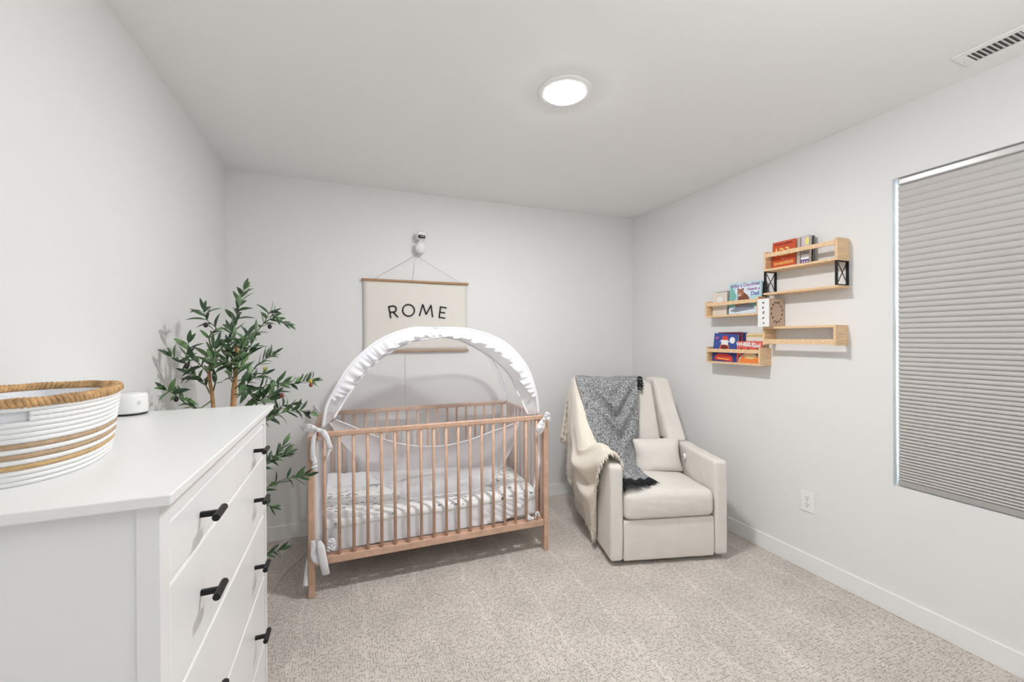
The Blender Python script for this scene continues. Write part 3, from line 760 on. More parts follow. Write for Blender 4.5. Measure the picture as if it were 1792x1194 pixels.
# piping seams on the back and around the seat
sm = mat('seam_thread', (.50, .45, .40), .9)
MB().tube([(.562+.0*(i/12), lean(.63+.39*i/12)-.012, .63+.385*i/12) for i in range(13)], .0026, n=5).build('seam', sm, ch)
MB().tube([(.100, .012, .258), (.64, .012, .258)], .003, n=5).build('seam', sm, ch)
# zip pull / white tag by pillow is on the pillow
pw = empty('lumbar_pillow', OCH, ACH); tag(pw, 'small cream rectangular cushion resting on the recliner seat', 'cushion')
def pilf(p):
    k = (1-(abs(p.x)/.165)**4)*(1-(abs(p.z)/.108)**4); yy = p.y*(.28+.95*max(0, k))
    c = 1-.10*(1-abs(p.z)/.108)*(abs(p.x)/.165)**3; x = p.x*c
    z = p.z*(1-.06*(1-abs(p.x)/.165))
    x, y, z = x+.478, yy+.385+z*.30, z+.535
    y += .004*nz((x, 0, z), 16); z += .004*nz((x, y, 0), 10, 3)
    return Vector((x, y, z))
soft('cover', (.165, .055, .108), .020, CREAMF, pw, pilf, (20, 6, 14))
MB().tube([(.648, .345, .505), (.652, .33, .530), (.645, .335, .552)], [.006, .010, .006], n=8).build('white_tag', COTTON, pw, smooth=True)

# ------------------------------------------------------------------ grey knit throw
z5 = lambda x, y: (960+x/3.142, 640+y/3.142)
gt = empty('knit_throw', OCH, ACH); tag(gt, 'dark grey marled knit throw with black fringe draped over the chair back and seat', 'blanket')
rowsG = [((150, 130), .84, (470, 120), .83), ((146, 66), .76, (484, 66), .74), ((150, 78), .60, (486, 80), .60), ((183, 195), .50, (490, 190), .545), ((212, 310), .43, (492, 330), .500), ((255, 420), .37, (492, 450), .455), ((305, 495), .30, (489, 560), .36), ((362, 548), .20, (500, 603), .29), ((396, 590), .09, (532, 633), .215), ((401, 618), .045, (560, 652), .150)]
G = []
for (l, yl, r, yr) in rowsG:
    a = hat(*z5(*l), yl); b = hat(*z5(*r), yr)
    G.append([a.lerp(b, t)+Vector((0, -.012*sin(pi*t), 0)) for t in (0, .25, .5, .75, 1)])
for i, r in enumerate(G):
    if i >= 7:
        for j, p in enumerate(r): p.z = max(p.z, .455+.018*sin(pi*j/4)) if i > 7 else max(p.z, .47)
def gfn(u, v):
    p = patch(G, u, v)
    # V shaped drape in the upper middle, folds towards the seat
    fv = u*9; 
    d = 0
    for c_, w_, a_ in ((3.3, .26, .034), (4.2, .28, .044), (5.3, .42, .028)):
        line = c_-3.8*abs(v-.56)**1.15
        d += a_*exp(-((fv-line)/w_)**2)*exp(-((v-.55)/.36)**2)*(1 if fv > 1.6 else 0)
        d -= .8*a_*exp(-((fv-line+.42)/w_)**2)*exp(-((v-.55)/.30)**2)*(1 if fv > 1.6 else 0)
    d += .010*sin(v*19+u*3)*min(1, max(0, (u-.45)*4))*(.6+.4*sin(u*9))
    d += .006*nz((u*6, v*5, 0), 1.2)
    p = p+Vector((0, 0, (.010*sin(v*9+.6)+.006*sin(v*21))*max(0, 1-u*4)))
    nrm = Vector((-.1, -.93, .35)) if u < .7 else Vector((-.1, -.5, .85))
    return p+nrm.normalized()*(d+.006)
MB().grid(gfn, 150, 60).build('knit_cloth', KNIT, gt, smooth=True, solid=.006)
fg = MB()
for i in range(70):
    v = (i+random.random()*.6)/70; p = gfn(1.0, v); L_ = .052+.018*random.random()
    dx = random.uniform(-.02, .02); q = [p, p+Vector((dx*.3, -.018, -.006)), p+Vector((dx*.7+.006, -.034, -.022)), p+Vector((dx+.008, -.040, -.022-L_*.8))]
    if p.x > .10:
        q = [p, p+Vector((dx*.3+.004, -.016, -.003)), p+Vector((dx*.7+.008, -.034, -.008+random.random()*.004)), p+Vector((dx+.014, -L_, -.010-random.random()*.008))]
    fg.tube(q, [.004, .0042, .004, .0018], n=5)
tag(fg.build('fringe', BLACKYARN, gt, smooth=True), kind='stuff')
fg = MB()
for i in range(16):
    p = hat(*z5(487, 66+i*4.4), .66-.004*i); a = random.uniform(-.3, 1.0)
    q = [p, p+Vector((.014, -.01, .004+.010*a)), p+Vector((.026+random.random()*.008, -.014, .004*a)), p+Vector((.028+random.random()*.030, -.016, -.020-.020*random.random()+.03*a))]
    fg.tube(q, [.004, .0045, .004, .0015], n=5)
tag(fg.build('fringe', BLACKYARN, gt, smooth=True), kind='stuff')

# ------------------------------------------------------------------ cream sherpa throw
ct = empty('sherpa_throw', OCH, ACH); tag(ct, 'cream fuzzy throw with fringed edge hanging over the left arm of the chair', 'blanket')
rowsC = [
 [(152, 70, .80), (126, 105, .80), (120, 200, .80), (117, 320, .80), (115, 450, .80), (114, 600, .80)],
 [(156, 72, .66), (136, 110, .66), (130, 215, .66), (127, 345, .66), (128, 470, .66), (130, 640, .67)],
 [(180, 175, .53), (148, 200, .55), (133, 320, .57), (133, 440, .58), (140, 560, .58), (160, 720, .58)],
 [(218, 310, .42), (170, 330, .43), (146, 430, .45), (158, 540, .46), (172, 660, .47), (198, 800, .44)],
 [(262, 420, .34), (205, 440, .34), (165, 500, .37), (178, 590, .38), (195, 700, .38), (222, 850, .35)],
 [(306, 495, .25), (250, 500, .25), (205, 540, .28), (208, 630, .29), (222, 740, .29), (245, 900, .27)],
 [(350, 530, .16), (310, 530, .16), (262, 555, .19), (250, 660, .21), (250, 780, .22), (260, 925, .235)],
 [(398, 560, .05), (355, 538, .07), (300, 548, .11), (288, 650, .15), (278, 770, .19), (268, 938, .215)]]
GC = []
for r in rowsC:
    q = []
    for (x, y, Y) in r:
        p = hat(*z5(x, y), Y)
        if p.z < .60 and p.x > -.022: p.x = -.022
        if p.x > -.01 and p.z < .628 and Y < .6: p.z = .628
        q.append(p)
    if r[0][2] < .29:
        Y_ = r[0][2]; q[0] = Vector((.100, Y_, .575)); q[1] = Vector((.045, Y_+.004, .652)); q[2] = Vector((-.022, Y_+.01, .600))
    GC.append(q)
def cfn(u, v):
    p = patch(GC, u, v); o_ = 0
    if v > .25:
        k_ = min(1, (v-.25)*4)
        s_ = sin(pi*min(1, max(0, (u-.30)/.7)))           # swags between the back corner and the arm front
        for c0, a in ((.48, .045), (.70, .040)):
            cc = c0+.10*s_-.06
            o_ += k_*a*s_*(exp(-((v-cc)/.07)**2)-.5*exp(-((v-cc+.12)/.07)**2))
        o_ += .012*sin(u*26)*k_*(1-.8*s_)
    o_ += .004*nz((u*8, v*8, 0), 1)
    return p+Vector((-o_-.004, 0, .008+(.006*sin(u*40)+.005*nz((u*14, v*9, 0), 1) if v < .3 else 0)))
MB().grid(cfn, 110, 80).build('sherpa_cloth', SHERPA, ct, smooth=True, solid=.009)
fg = MB()
def fr_at(p, d, L_):
    fg.tube([p, p+d*.4*L_+Vector((random.uniform(-.004, .004), 0, 0)), p+d*L_+Vector((random.uniform(-.006, .006), random.uniform(-.006, .006), -.004))], [.0042, .004, .0016], n=4)
for i in range(150):
    t = i/149; fr_at(cfn(t, 1.0), Vector((-.15, random.uniform(-.35, .2), -1)), .030+.018*random.random())
for i in range(110):
    t = i/109; fr_at(cfn(1.0, .0+t), Vector((-.12, -1, random.uniform(-.9, .1))), .020+.014*random.random())
for i in range(80):
    t = i/79; fr_at(cfn(0.0, .25+.75*t), Vector((-1, .1, random.uniform(-.6, .0))), .016+.012*random.random())
tag(fg.build('fringe', SHERPA, ct, smooth=True), kind='stuff')
# tail that hangs off the back corner
tl = [[hat(*z5(x, y), .84) for x, y in r] for r in (((118, 105), (132, 95), (140, 100)), ((98, 190), (115, 190), (130, 190)), ((82, 300), (104, 300), (124, 300)), ((66, 398), (92, 418), (112, 432)))]
MB().grid(lambda u, v: patch(tl, u, v)+Vector((0, -.010*sin(v*16)-.004*sin(u*60), 0)), 60, 26).build('hanging_corner', SHERPA, ct, smooth=True, solid=.008)
fg = MB()
for i in range(30):
    p = patch(tl, 1, i/29); fg.tube([p, p+Vector((random.uniform(-.004, .004), 0, -.014)), p+Vector((random.uniform(-.006, .006), 0, -.024-.01*random.random()))], [.003, .003, .001], n=4)
tag(fg.build('fringe', SHERPA, ct, smooth=True), kind='stuff')

# ------------------------------------------------------------------ wall poster with hanging bars
pa = at(633, 490, 'y', -.018); pb = at(820, 497, 'y', -.018)
PX0, PX1, PZ1, PZ0 = .812, 1.598, 1.770, 1.255
ps = tag(empty('hanging_poster', (PX0, -.02, PZ0)), 'cream canvas poster lettered ROME hanging between two wooden bars above the crib', 'poster')
PWd = PX1-PX0; PHt = PZ1-PZ0
MB().tube([(0, 0, PHt), (PWd, 0, PHt)], .0095, n=12).build('wooden_bar', DARKOAK, ps, smooth=False)
MB().tube([(0, .002, 0), (PWd, .002, 0)], .0095, n=12).build('wooden_bar', DARKOAK, ps)
MB().grid(lambda u, v: Vector((lerp(.014, PWd-.012, u), .004+.003*sin(v*5)*sin(u*4+1), lerp(.004, PHt-.004, v))), 24, 16).build('canvas_sheet', CANVAS, ps, smooth=True, solid=.0012)
nail = at(727, 447, 'y', -.012); nl = Vector(nail)-Vector((PX0, -.02, PZ0))
for px in (653, 803):
    e_ = at(px, 489 if px < 700 else 494, 'y', -.018)-Vector((PX0, -.02, PZ0))
    MB().tube([nl, e_], .0011, n=5).build('hanging_string', STRING, ps)
# letters: strokes in the wall plane
def stroke(mb, a, b, w_):
    a = Vector(a); b = Vector(b); d = (b-a).normalized(); n_ = Vector((-d.y, d.x))*w_/2
    mb.prism([tuple(a-n_), tuple(b-n_), tuple(b+n_), tuple(a+n_)], lambda u, v, q: (u, -q, v), .0012)
def ringst(mb, c, r0, rx, w_, a0, a1, n_=32):
    for i in range(n_):
        A = [lerp(a0, a1, (i+k)/n_) for k in (0, 1)]
        P_ = [(c[0]+(rx+s)*cos(a), c[1]+(r0+s)*sin(a)) for a, s in ((A[0], -w_/2), (A[0], w_/2), (A[1], w_/2), (A[1], -w_/2))]
        mb.prism(P_, lambda u, v, q: (u, -q, v), .0012)
lw = .0105
def letter(fn, px, py, ang):
    mb = MB(); fn(mb); ca, sa = cos(ang), sin(ang); c0 = at(px, py, 'y', -.02)-Vector((PX0, -.02, PZ0))
    mb.v = [(c0.x+x*ca-z*sa, y-.0008, c0.z+x*sa+z*ca) for x, y, z in mb.v]
    return mb.build('letter', INK, ps)
def lR(m): stroke(m, (-.024, -.045), (-.024, .045), lw); stroke(m, (-.024, .040), (.004, .040), lw); stroke(m, (-.024, -.003), (.004, -.003), lw); ringst(m, (.004, .0185), .0215, .0215, lw, -pi/2, pi/2, 16); stroke(m, (.000, -.003), (.027, -.045), lw)
def lO(m): ringst(m, (0, 0), .0425, .0425, lw, 0, 2*pi, 48)
def lM(m): stroke(m, (-.050, -.046), (-.030, .046), lw); stroke(m, (-.030, .042), (0, -.030), lw); stroke(m, (0, -.030), (.030, .042), lw); stroke(m, (.030, .046), (.050, -.046), lw)
def lE(m): stroke(m, (-.022, -.045), (-.022, .045), lw); stroke(m, (-.022, .040), (.026, .040), lw); stroke(m, (-.022, 0), (.020, 0), lw); stroke(m, (-.022, -.040), (.026, -.040), lw)
zr = lambda x, y: (600+x/4.592, 380+y/4.592)
letter(lR, *zr(404, 760), radians(9)); letter(lO, *zr(528, 750), 0); letter(lM, *zr(672, 752), radians(-4)); letter(lE, *zr(802, 768), radians(-8))

# ------------------------------------------------------------------ baby camera on the wall with its cable
bc = tag(empty('nursery_camera', (1.225, -.0, 2.02)), 'small white camera with black lens face mounted on the wall above the poster', 'camera')
MB().lathe([(0, -.045), (.020, -.043), (.034, -.030), (.040, -.008), (.038, .015), (.028, .034), (.014, .044), (0, .046)], (0, -.052, 0), n=28).build('body', WHITE_PLASTIC, bc, smooth=True)
MB().tube([(.0, -.050, .040), (.003, -.054, .062)], .012, n=14).build('neck', WHITE_PLASTIC, bc, smooth=True)
hd = weld(rbox((.039, .032, .034), .026, (4, 4, 4), lambda p: Vector((p.x+.004, p.y-.060, p.z+.090+.1*p.y))).build('head', WHITE_PLASTIC, bc))
lf = rbox((.027, .009, .0125), .0088, (4, 2, 3))
lf.v = [(x*cos(.0)+.004, y-.0885, z+.074) for x, y, z in lf.v]
lp = weld(lf.build('lens_face', BLACKP, bc))
MB().lathe([(0, -.0965), (.005, -.0965), (.006, -.094)], (.004, 0, .074), n=16, axis='y').build('lens', mat('lens_glass', (.05, .05, .06), .05), bc)
MB().box(-.022, .010, -.012, 0, -.034, .020).build('wall_bracket', WHITE_PLASTIC, bc, bevel=.004)
MB().tube([(-.010, -.010, -.015), (0, -.05, -.030)], .009, n=12).build('bracket_arm', WHITE_PLASTIC, bc)
ccp = [at(x, y, 'y', yy) for x, y, yy in ((720.5, 425, -.012), (720.5, 432, -.014), (722, 439, -.02), (727, 441.5, -.03), (728.5, 446, -.014), (727, 452, -.008), (724.5, 470, -.008), (723, 488, -.008), (722, 520, -.007), (716, 600, -.007), (710, 622, -.007), (709.5, 650, -.007), (710.5, 690, -.007), (712, 780, -.007))]
cc = MB().tube([cr(ccp, i/80) for i in range(81)], .0022, n=6).build('power_cable', CARDB, None, smooth=True)
tag(cc, 'thin white cable running down the wall from the small camera behind the poster', 'cable')
# cord on the carpet from behind the crib
cp = [Vector(p) for p in ((.30, -.93, .004), (.318, -.695, .004), (.345, -.60, .004), (.362, -.50, .004), (.40, -.41, .004), (.429, -.358, .004), (.466, -.252, .004), (.50, -.10, .004), (.52, -.03, .02), (.525, -.018, .12))]
tag(MB().tube([cr(cp, i/60) for i in range(61)], .0032, n=6).build('beige_cable', BEIGECORD, None, smooth=True), 'thin beige cord curving over the carpet between dresser and crib', 'cord')

# ------------------------------------------------------------------ wall shelves (local x runs along the wall towards the camera, y = 0 at the wall, -y into the room)
def wallthing(name, y, z): return empty(name, (W, y, z), -pi/2)
T = .013; DP = .100
def rack(y0, ln, z0, z1, label, flip=False):
    r = tag(wallthing('picture_ledge', y0, z0), label, 'shelf', 'pine picture ledges on the right wall')
    h = z1-z0
    for x in (0, ln-T):
        MB().box(x, x+T, -DP, 0, 0, h).build('end_panel', PINE, r, bevel=.0015)
    if not flip:
        MB().box(T, ln-T, -DP, 0, 0, T).build('bottom_board', PINE, r, bevel=.0015)
        MB().box(T, ln-T, -DP, -DP+.010, h-.036, h-.012).build('front_rail', PINE, r, bevel=.0015)
    else:
        MB().box(T, ln-T, -DP, 0, h-T, h).build('top_board', PINE, r, bevel=.0015)
        MB().box(T, ln-T, -DP, -DP+.010, .006, .034).build('front_rail', PINE, r, bevel=.0015)
    return r
rA = rack(-1.378, .408, 1.742, 1.860, 'upper right pine ledge with a black-braced second board hanging below it')
for x in (.002, .408-.012):
    bkt = MB(); zt, zb = -.001, -.129
    for y in (-DP+.005, -.006): bkt.box(x, x+.010, y-.005, y+.005, zb, zt)
    for z in (zt-.003, zb+.003): bkt.box(x+.003, x+.007, -DP+.005, -.006, z-.003, z+.003)
    bkt.bar((x+.005, -DP+.008, zb+.004), (x+.005, -.008, zt-.004), .003, .003); bkt.bar((x+.007, -DP+.008, zt-.004), (x+.007, -.008, zb+.004), .003, .003)
    o = bkt.build('metal_bracket', BLACK, rA); o['label'] = 'black X-braced metal bracket'
MB().box(-.002, .410, -DP, 0, -.143, -.130).build('lower_board', PINE, rA, bevel=.0015)
rB = rack(-.935, .408, 1.482, 1.596, 'middle left pine ledge holding the bear picture book')
rC = rack(-1.370, .408, 1.297, 1.406, 'lower right pine ledge mounted upside down with an open front', flip=True)
rD = rack(-.942, .411, 1.165, 1.277, 'lowest left pine ledge holding the red and blue picture books')

# books: local frame like the shelves (x along wall, -y = front cover)
def colm(n_, c, r=.5): return mat(n_, c, r)
def book(y_left, z0, wd_, ht, th, off, cover, label, group=None, lean_=3, tilt=0, spine=None):
    """off = distance of the cover front from the wall; lean_ = degrees tipped back"""
    o = empty('picture_book', (W-off, y_left, z0), -pi/2)
    tag(o, label, 'book', group)
    k_ = MB(); k_.box(0, wd_, -.0006, .0014, 0, ht); k_.box(0, wd_, th-.0014, th+.0006, 0, ht); k_.box(0, .0018, 0, th, 0, ht)
    k_.build('cover', cover, o, bevel=.0006, seg=1)
    MB().box(.0018, wd_-.003, .0015, th-.0015, .003, ht-.003).build('pages', PAPER, o)
    o.rotation_euler = (radians(-lean_), radians(tilt), -pi/2)
    return o
def plate(o, poly, m_, nm='print', d=.0016):
    return MB().prism(poly, lambda u, v, q: (u, -d-q*1.0, v), .0004).build(nm, m_, o)
def ell(cx, cz, rx, rz, n_=20, a0=0, a1=2*pi): return [(cx+rx*cos(lerp(a0, a1, i/n_)), cz+rz*sin(lerp(a0, a1, i/n_))) for i in range(n_ if a1-a0 > 6 else n_+1)]
def words(o, s, size, x, z, m_, rot=0, bold=0, d=.0022, sx=1):
    me = text_mesh(s, size, 'lettering', bold, .0003)
    t = link('lettering', me, m_, o); t.location = (x, -d, z); t.rotation_euler = (pi/2, -rot, 0); t.scale = (sx, 1, 1)
    return t
cRed = colm('cover_red', (.62, .085, .025)); cDkRed = colm('ink_dark_red', (.20, .02, .015)); cYel = colm('ink_yellow', (.92, .60, .16)); cWht = colm('ink_white', (.87, .87, .86)); cBlk = colm('ink_black', (.015, .015, .02))
cSky = colm('cover_sky', (.50, .73, .82)); cPale = colm('ink_pale_sky', (.72, .82, .90)); cTeal = colm('ink_teal', (.20, .50, .42)); cBrown = colm('ink_brown', (.22, .075, .04)); cBrown2 = colm('ink_light_brown', (.40, .16, .09)); cRock = colm('ink_rock', (.25, .28, .34)); cPlum = colm('ink_plum', (.30, .12, .32)); cBlueInk = colm('ink_blue', (.10, .12, .42))
cCream = colm('cover_cream', (.78, .70, .60)); cNavy = colm('cover_navy', (.035, .05, .24)); cBlue = colm('cover_blue', (.04, .08, .34)); cMaroon = colm('cover_maroon', (.13, .015, .04)); cOr = colm('ink_orange', (.85, .25, .06)); cPink = colm('cover_coral', (.74, .13, .10)); cYC = colm('cover_yellow', (.86, .68, .36)); cGry = colm('cover_grey', (.42, .38, .37)); cLil = colm('ink_lilac', (.66, .55, .62)); cVio = colm('ink_violet', (.13, .05, .28)); cLY = colm('ink_lemon', (.85, .80, .22)); cGrn = colm('cover_dark_green', (.02, .05, .045))
cMoon = colm('ink_moon', (.85, .86, .84))
# on the upper ledge
ZA = 1.7552
b1 = book(-1.396, ZA, .142, .160, .014, .052, cRed, 'red picture book with large yellow numbers at the left end of the top ledge')
for i, (a, b_) in enumerate(((.012, .030), (.034, .066), (.072, .120))): plate(b1, [(a, .140), (b_, .140), (b_, .147), (a, .147)], cDkRed)
words(b1, '123s', .066, .072, .094, cYel, bold=.0012); words(b1, 'Invention', .031, .072, .030, cYel, bold=.0006, rot=.03)
plate(b1, [(.055, .062), (.070, .048), (.086, .062), (.070, .056)], colm('ink_pinkish', (.80, .35, .28)))
b2 = book(-1.400, ZA, .150, .166, .008, .034, colm('cover_pale_pink', (.80, .66, .62)), 'pale pink book edge showing behind the red number book')
b3 = book(-1.552, ZA, .018, .158, .030, .062, colm('cover_taupe', (.52, .45, .38)), 'thin taupe book between the red book and the grey magazine')
b4 = book(-1.572, ZA, .050, .160, .016, .060, cGry, 'narrow grey and lilac book with yellow mark and purple band on the top ledge')
plate(b4, [(.003, .102), (.046, .102), (.046, .157), (.003, .157)], cLil); plate(b4, ell(.034, .128, .011, .022), cLY, d=.0021)
plate(b4, [(.003, .026), (.046, .026), (.046, .038), (.003, .038)], cWht); plate(b4, [(.003, .004), (.046, .004), (.046, .024), (.003, .024)], cVio)
for x in (.012, .025, .038): plate(b4, ell(x, .013, .0035, .0045, 8), cWht, d=.0021)
for z in (.060, .072, .084): plate(b4, [(.008, z), (.042, z), (.042, z+.005), (.008, z+.005)], colm('ink_mid_grey', (.22, .20, .20)))
b5 = book(-1.590, ZA, .038, .156, .010, .040, cBlk, 'black thin book behind the grey and lilac one')
# middle ledge
ZB = 1.4952
b6 = book(-.955, ZB, .118, .160, .014, .055, cCream, 'cream book with a white moon circle at the left end of the middle ledge')
plate(b6, ell(.060, .104, .026, .028, 28), cMoon); plate(b6, ell(.060, .108, .036, .040, 28), colm('ink_cream_ring', (.74, .68, .60)), d=.0012)
plate(b6, [(.02, .052), (.10, .052), (.10, .058), (.02, .058)], colm('ink_cream_line', (.70, .62, .56)), d=.0014); plate(b6, [(.03, .036), (.09, .036), (.09, .041), (.03, .041)], colm('ink_cream_line', (.70, .62, .56)), d=.0014)
b7 = book(-.965, ZB, .122, .166, .012, .034, cGrn, 'dark green book standing behind the cream one on the middle ledge')
b8 = book(-1.098, ZB, .232, .206, .010, .062, cSky, 'light blue picture book with a brown bear on a rock')
plate(b8, [(.006, .05), (.03, .06), (.055, .12), (.035, .16), (.006, .2)], cTeal, d=.0012); plate(b8, ell(.135, .155, .090, .045, 28), cPale, d=.0012)
plate(b8, [(.0, .004), (.228, .004), (.228, .045), (.0, .045)], cPale, d=.0012); plate(b8, [(.006, .052), (.228, .052), (.228, .082), (.006, .066)], cTeal, d=.0013)
plate(b8, [(.008, .024), (.04, .038), (.075, .066), (.13, .070), (.175, .060), (.19, .030), (.12, .022), (.05, .014)], cRock, d=.0015)
plate(b8, [(.066, .062), (.066, .115), (.082, .138), (.112, .140), (.140, .118), (.152, .092), (.150, .062)], cBrown, d=.0019)
plate(b8, ell(.086, .140, .024, .026, 24), cBrown2, d=.0023); plate(b8, ell(.068, .163, .007, .007, 12), cBrown, d=.0021); plate(b8, ell(.103, .163, .007, .007, 12), cBrown, d=.0021)
plate(b8, ell(.079, .127, .011, .010, 16), colm('ink_muzzle', (.72, .52, .45)), d=.0027); plate(b8, ell(.076, .130, .0036, .003, 10), cBlk, d=.0031)
for x in (.076, .092): plate(b8, ell(x, .146, .002, .0022, 8), cBlk, d=.0027)
plate(b8, [(.045, .060), (.060, .052), (.085, .060), (.072, .074), (.055, .072)], cBrown2, d=.0021)
words(b8, 'Why a Daughter', .031, .118, .188, cPlum, bold=.0006, rot=.02); words(b8, 'Needs a', .026, .178, .158, cPlum, bold=.0005); words(b8, 'Dad', .034, .188, .128, cBlueInk, bold=.0008)
b9 = book(-1.112, ZB, .232, .198, .008, .040, cBlk, 'black backed book hidden behind the bear picture book')
# lowest ledge
ZD = 1.1782
b10 = book(-.962, ZD+.004, .190, .192, .012, .066, cBlue, 'blue book with a red and white rocket, leaning on the lowest ledge', tilt=4)
plate(b10, ell(.150, .152, .021, .022, 24), cMoon); plate(b10, [(.004, .004), (.186, .004), (.186, .09), (.004, .06)], cNavy, d=.0012)
plate(b10, [(.05, .085), (.062, .118), (.074, .140), (.112, .140), (.122, .118), (.134, .085)], cOr); plate(b10, [(.068, .150), (.070, .172), (.092, .180), (.112, .172), (.114, .150)], colm('ink_red', (.72, .06, .04)))
plate(b10, [(.048, .134), (.066, .150), (.116, .150), (.134, .136), (.116, .140), (.122, .118), (.062, .118), (.068, .138)], cWht, d=.0020); plate(b10, ell(.092, .100, .030, .018, 20), cDkRed, d=.0022)
plate(b10, [(.018, .010), (.168, .010), (.158, .044), (.128, .056), (.058, .056), (.030, .044)], colm('ink_red', (.72, .06, .04))); plate(b10, [(.046, .018), (.140, .018), (.140, .024), (.046, .024)], cYel, d=.0021)
plate(b10, ell(.026, .160, .012, .009, 14), colm('ink_rose', (.55, .12, .25)))
for x, z in ((.03, .12), (.045, .165), (.16, .10), (.14, .11), (.165, .13), (.03, .09)): plate(b10, ell(x, z, .0015, .0015, 6), cWht)
b11 = book(-.990, ZD, .190, .200, .010, .048, cMaroon, 'maroon book standing behind the blue rocket book')
b12 = book(-1.004, ZD, .192, .197, .010, .030, cNavy, 'navy book standing last behind the rocket book')
b13 = book(-1.158, ZD, .182, .140, .012, .066, cPink, 'coral red picture book with white title at the right of the lowest ledge')
words(b13, 'WHEELS', .034, .060, .118, cWht, bold=.0014); words(b13, 'Go!', .036, .142, .112, cWht, bold=.0014)
plate(b13, ell(.095, .0, .088, .070, 30, 0, pi), cBlk, d=.0016); plate(b13, ell(.095, .0, .081, .064, 30, 0, pi), cWht, d=.0020); plate(b13, ell(.095, .0, .076, .058, 30, 0, pi), cOr, d=.0024); plate(b13, ell(.100, .040, .042, .014, 22), colm('ink_butter', (.90, .72, .32)), d=.0029)
for x in (.035, .085, .150): plate(b13, [(x-.007, .084), (x+.007, .084), (x+.004, .096), (x-.004, .096)], cDkRed)
b14 = book(-1.215, ZD, .122, .163, .008, .046, colm('cover_ivory', (.84, .78, .70)), 'ivory board book behind the coral red one')
b15 = book(-1.188, ZD, .150, .190, .008, .030, cYC, 'pale yellow book at the back of the lowest ledge')
for i, (a, b_) in enumerate(((.01, .045), (.052, .09), (.098, .14))): plate(b15, [(a, .172), (b_, .172), (b_, .177), (a, .177)], colm('ink_ochre', (.55, .40, .15)))
# keepsake box on the inverted ledge
kb = tag(empty('keepsake_box', (3.037, -1.440, 1.4062), 0), 'white and kraft box with a wreath of animal silhouettes on the lower right ledge', 'box')
kw, kd, kh = .128, .072, .168
white_s = colm('box_white', (.86, .86, .84)); kraft = colm('box_kraft', (.62, .47, .36), .8)
MB().box(.001, kw-.001, .001, kd-.001, 0, kh-.001).build('carton', white_s, kb)
MB().box(0, kw, -.0012, .001, 0, kh).build('wreath_face', kraft, kb)
MB().box(-.0012, .001, 0, kd, 0, kh).build('spine_face', white_s, kb)
mk = MB(); random.seed(4)
for i in range(14):
    a = 2*pi*i/14+.15; cx, cz = kw/2+.046*cos(a), kh*.52+.060*sin(a)
    for j in range(3):
        dx, dz = random.uniform(-.004, .004), random.uniform(-.005, .005)
        mk.prism([(cx+dx+.0045*cos(t)*random.uniform(.6, 1.1), cz+dz+.0052*sin(t)*random.uniform(.6, 1.2)) for t in [2*pi*q/7 for q in range(7)]], lambda u, v, q: (u, -.0014-q, v), .0004)
mk.build('animal_wreath_print', colm('ink_umber', (.09, .06, .05)), kb)
mk = MB()
for i, zc in enumerate((.020, .052, .084, .115, .146)):
    cy = kd*.5
    for j in range(3):
        dx, dz = random.uniform(-.004, .004), random.uniform(-.005, .005)
        mk.prism([(cy+dx+.0048*cos(t)*random.uniform(.5, 1.1), zc+dz+.006*sin(t)*random.uniform(.5, 1.2)) for t in [2*pi*q/7 for q in range(7)]], lambda u, v, q: (-.0014-q, u, v), .0004)
mk.build('animal_print', colm('ink_taupe', (.28, .23, .22)), kb)

# ------------------------------------------------------------------ olive tree
random.seed(21)
TB = Vector((.250, -.95, 0))
tr_ = tag(empty('olive_tree', TB), 'tall artificial olive tree standing in the corner behind the dresser', 'plant')
MB().lathe([(0, .0), (.08, .0), (.085, .01), (.105, .20), (.110, .21), (.098, .21), (.095, .19), (0, .188)], n=32).build('pot', TERRA, tr_, smooth=False)
MB().lathe([(0, .195), (.094, .190), (.094, .17)], n=24).build('soil', SOIL, tr_)
def tp(px, py, Y):
    p = at(px, py, 'y', Y-.30)
    if p.x < .055: p = at(px, py, 'x', .055)
    return p-TB
trunk1 = [Vector((.01, 0, .19)), Vector((.01, .01, .6)), tp(409, 740, -.64), tp(409, 690, -.64), tp(411, 668, -.645), tp(413, 640, -.65), tp(414, 605, -.65)]
trunk2 = [Vector((-.02, 0, .19)), Vector((-.05, 0, .6)), tp(376, 740, -.66), tp(371, 690, -.66), tp(366, 655, -.67), tp(372, 615, -.68)]
for t_, r0, r1 in ((trunk1, .0145, .0075), (trunk2, .0105, .0055)):
    MB().tube([cr(t_, i/30) for i in range(31)], [lerp(r0, r1, i/30)*(1+.10*nz((i*.7, 0, 0), 1)) for i in range(31)], n=9).build('trunk', BARK, tr_, smooth=True)
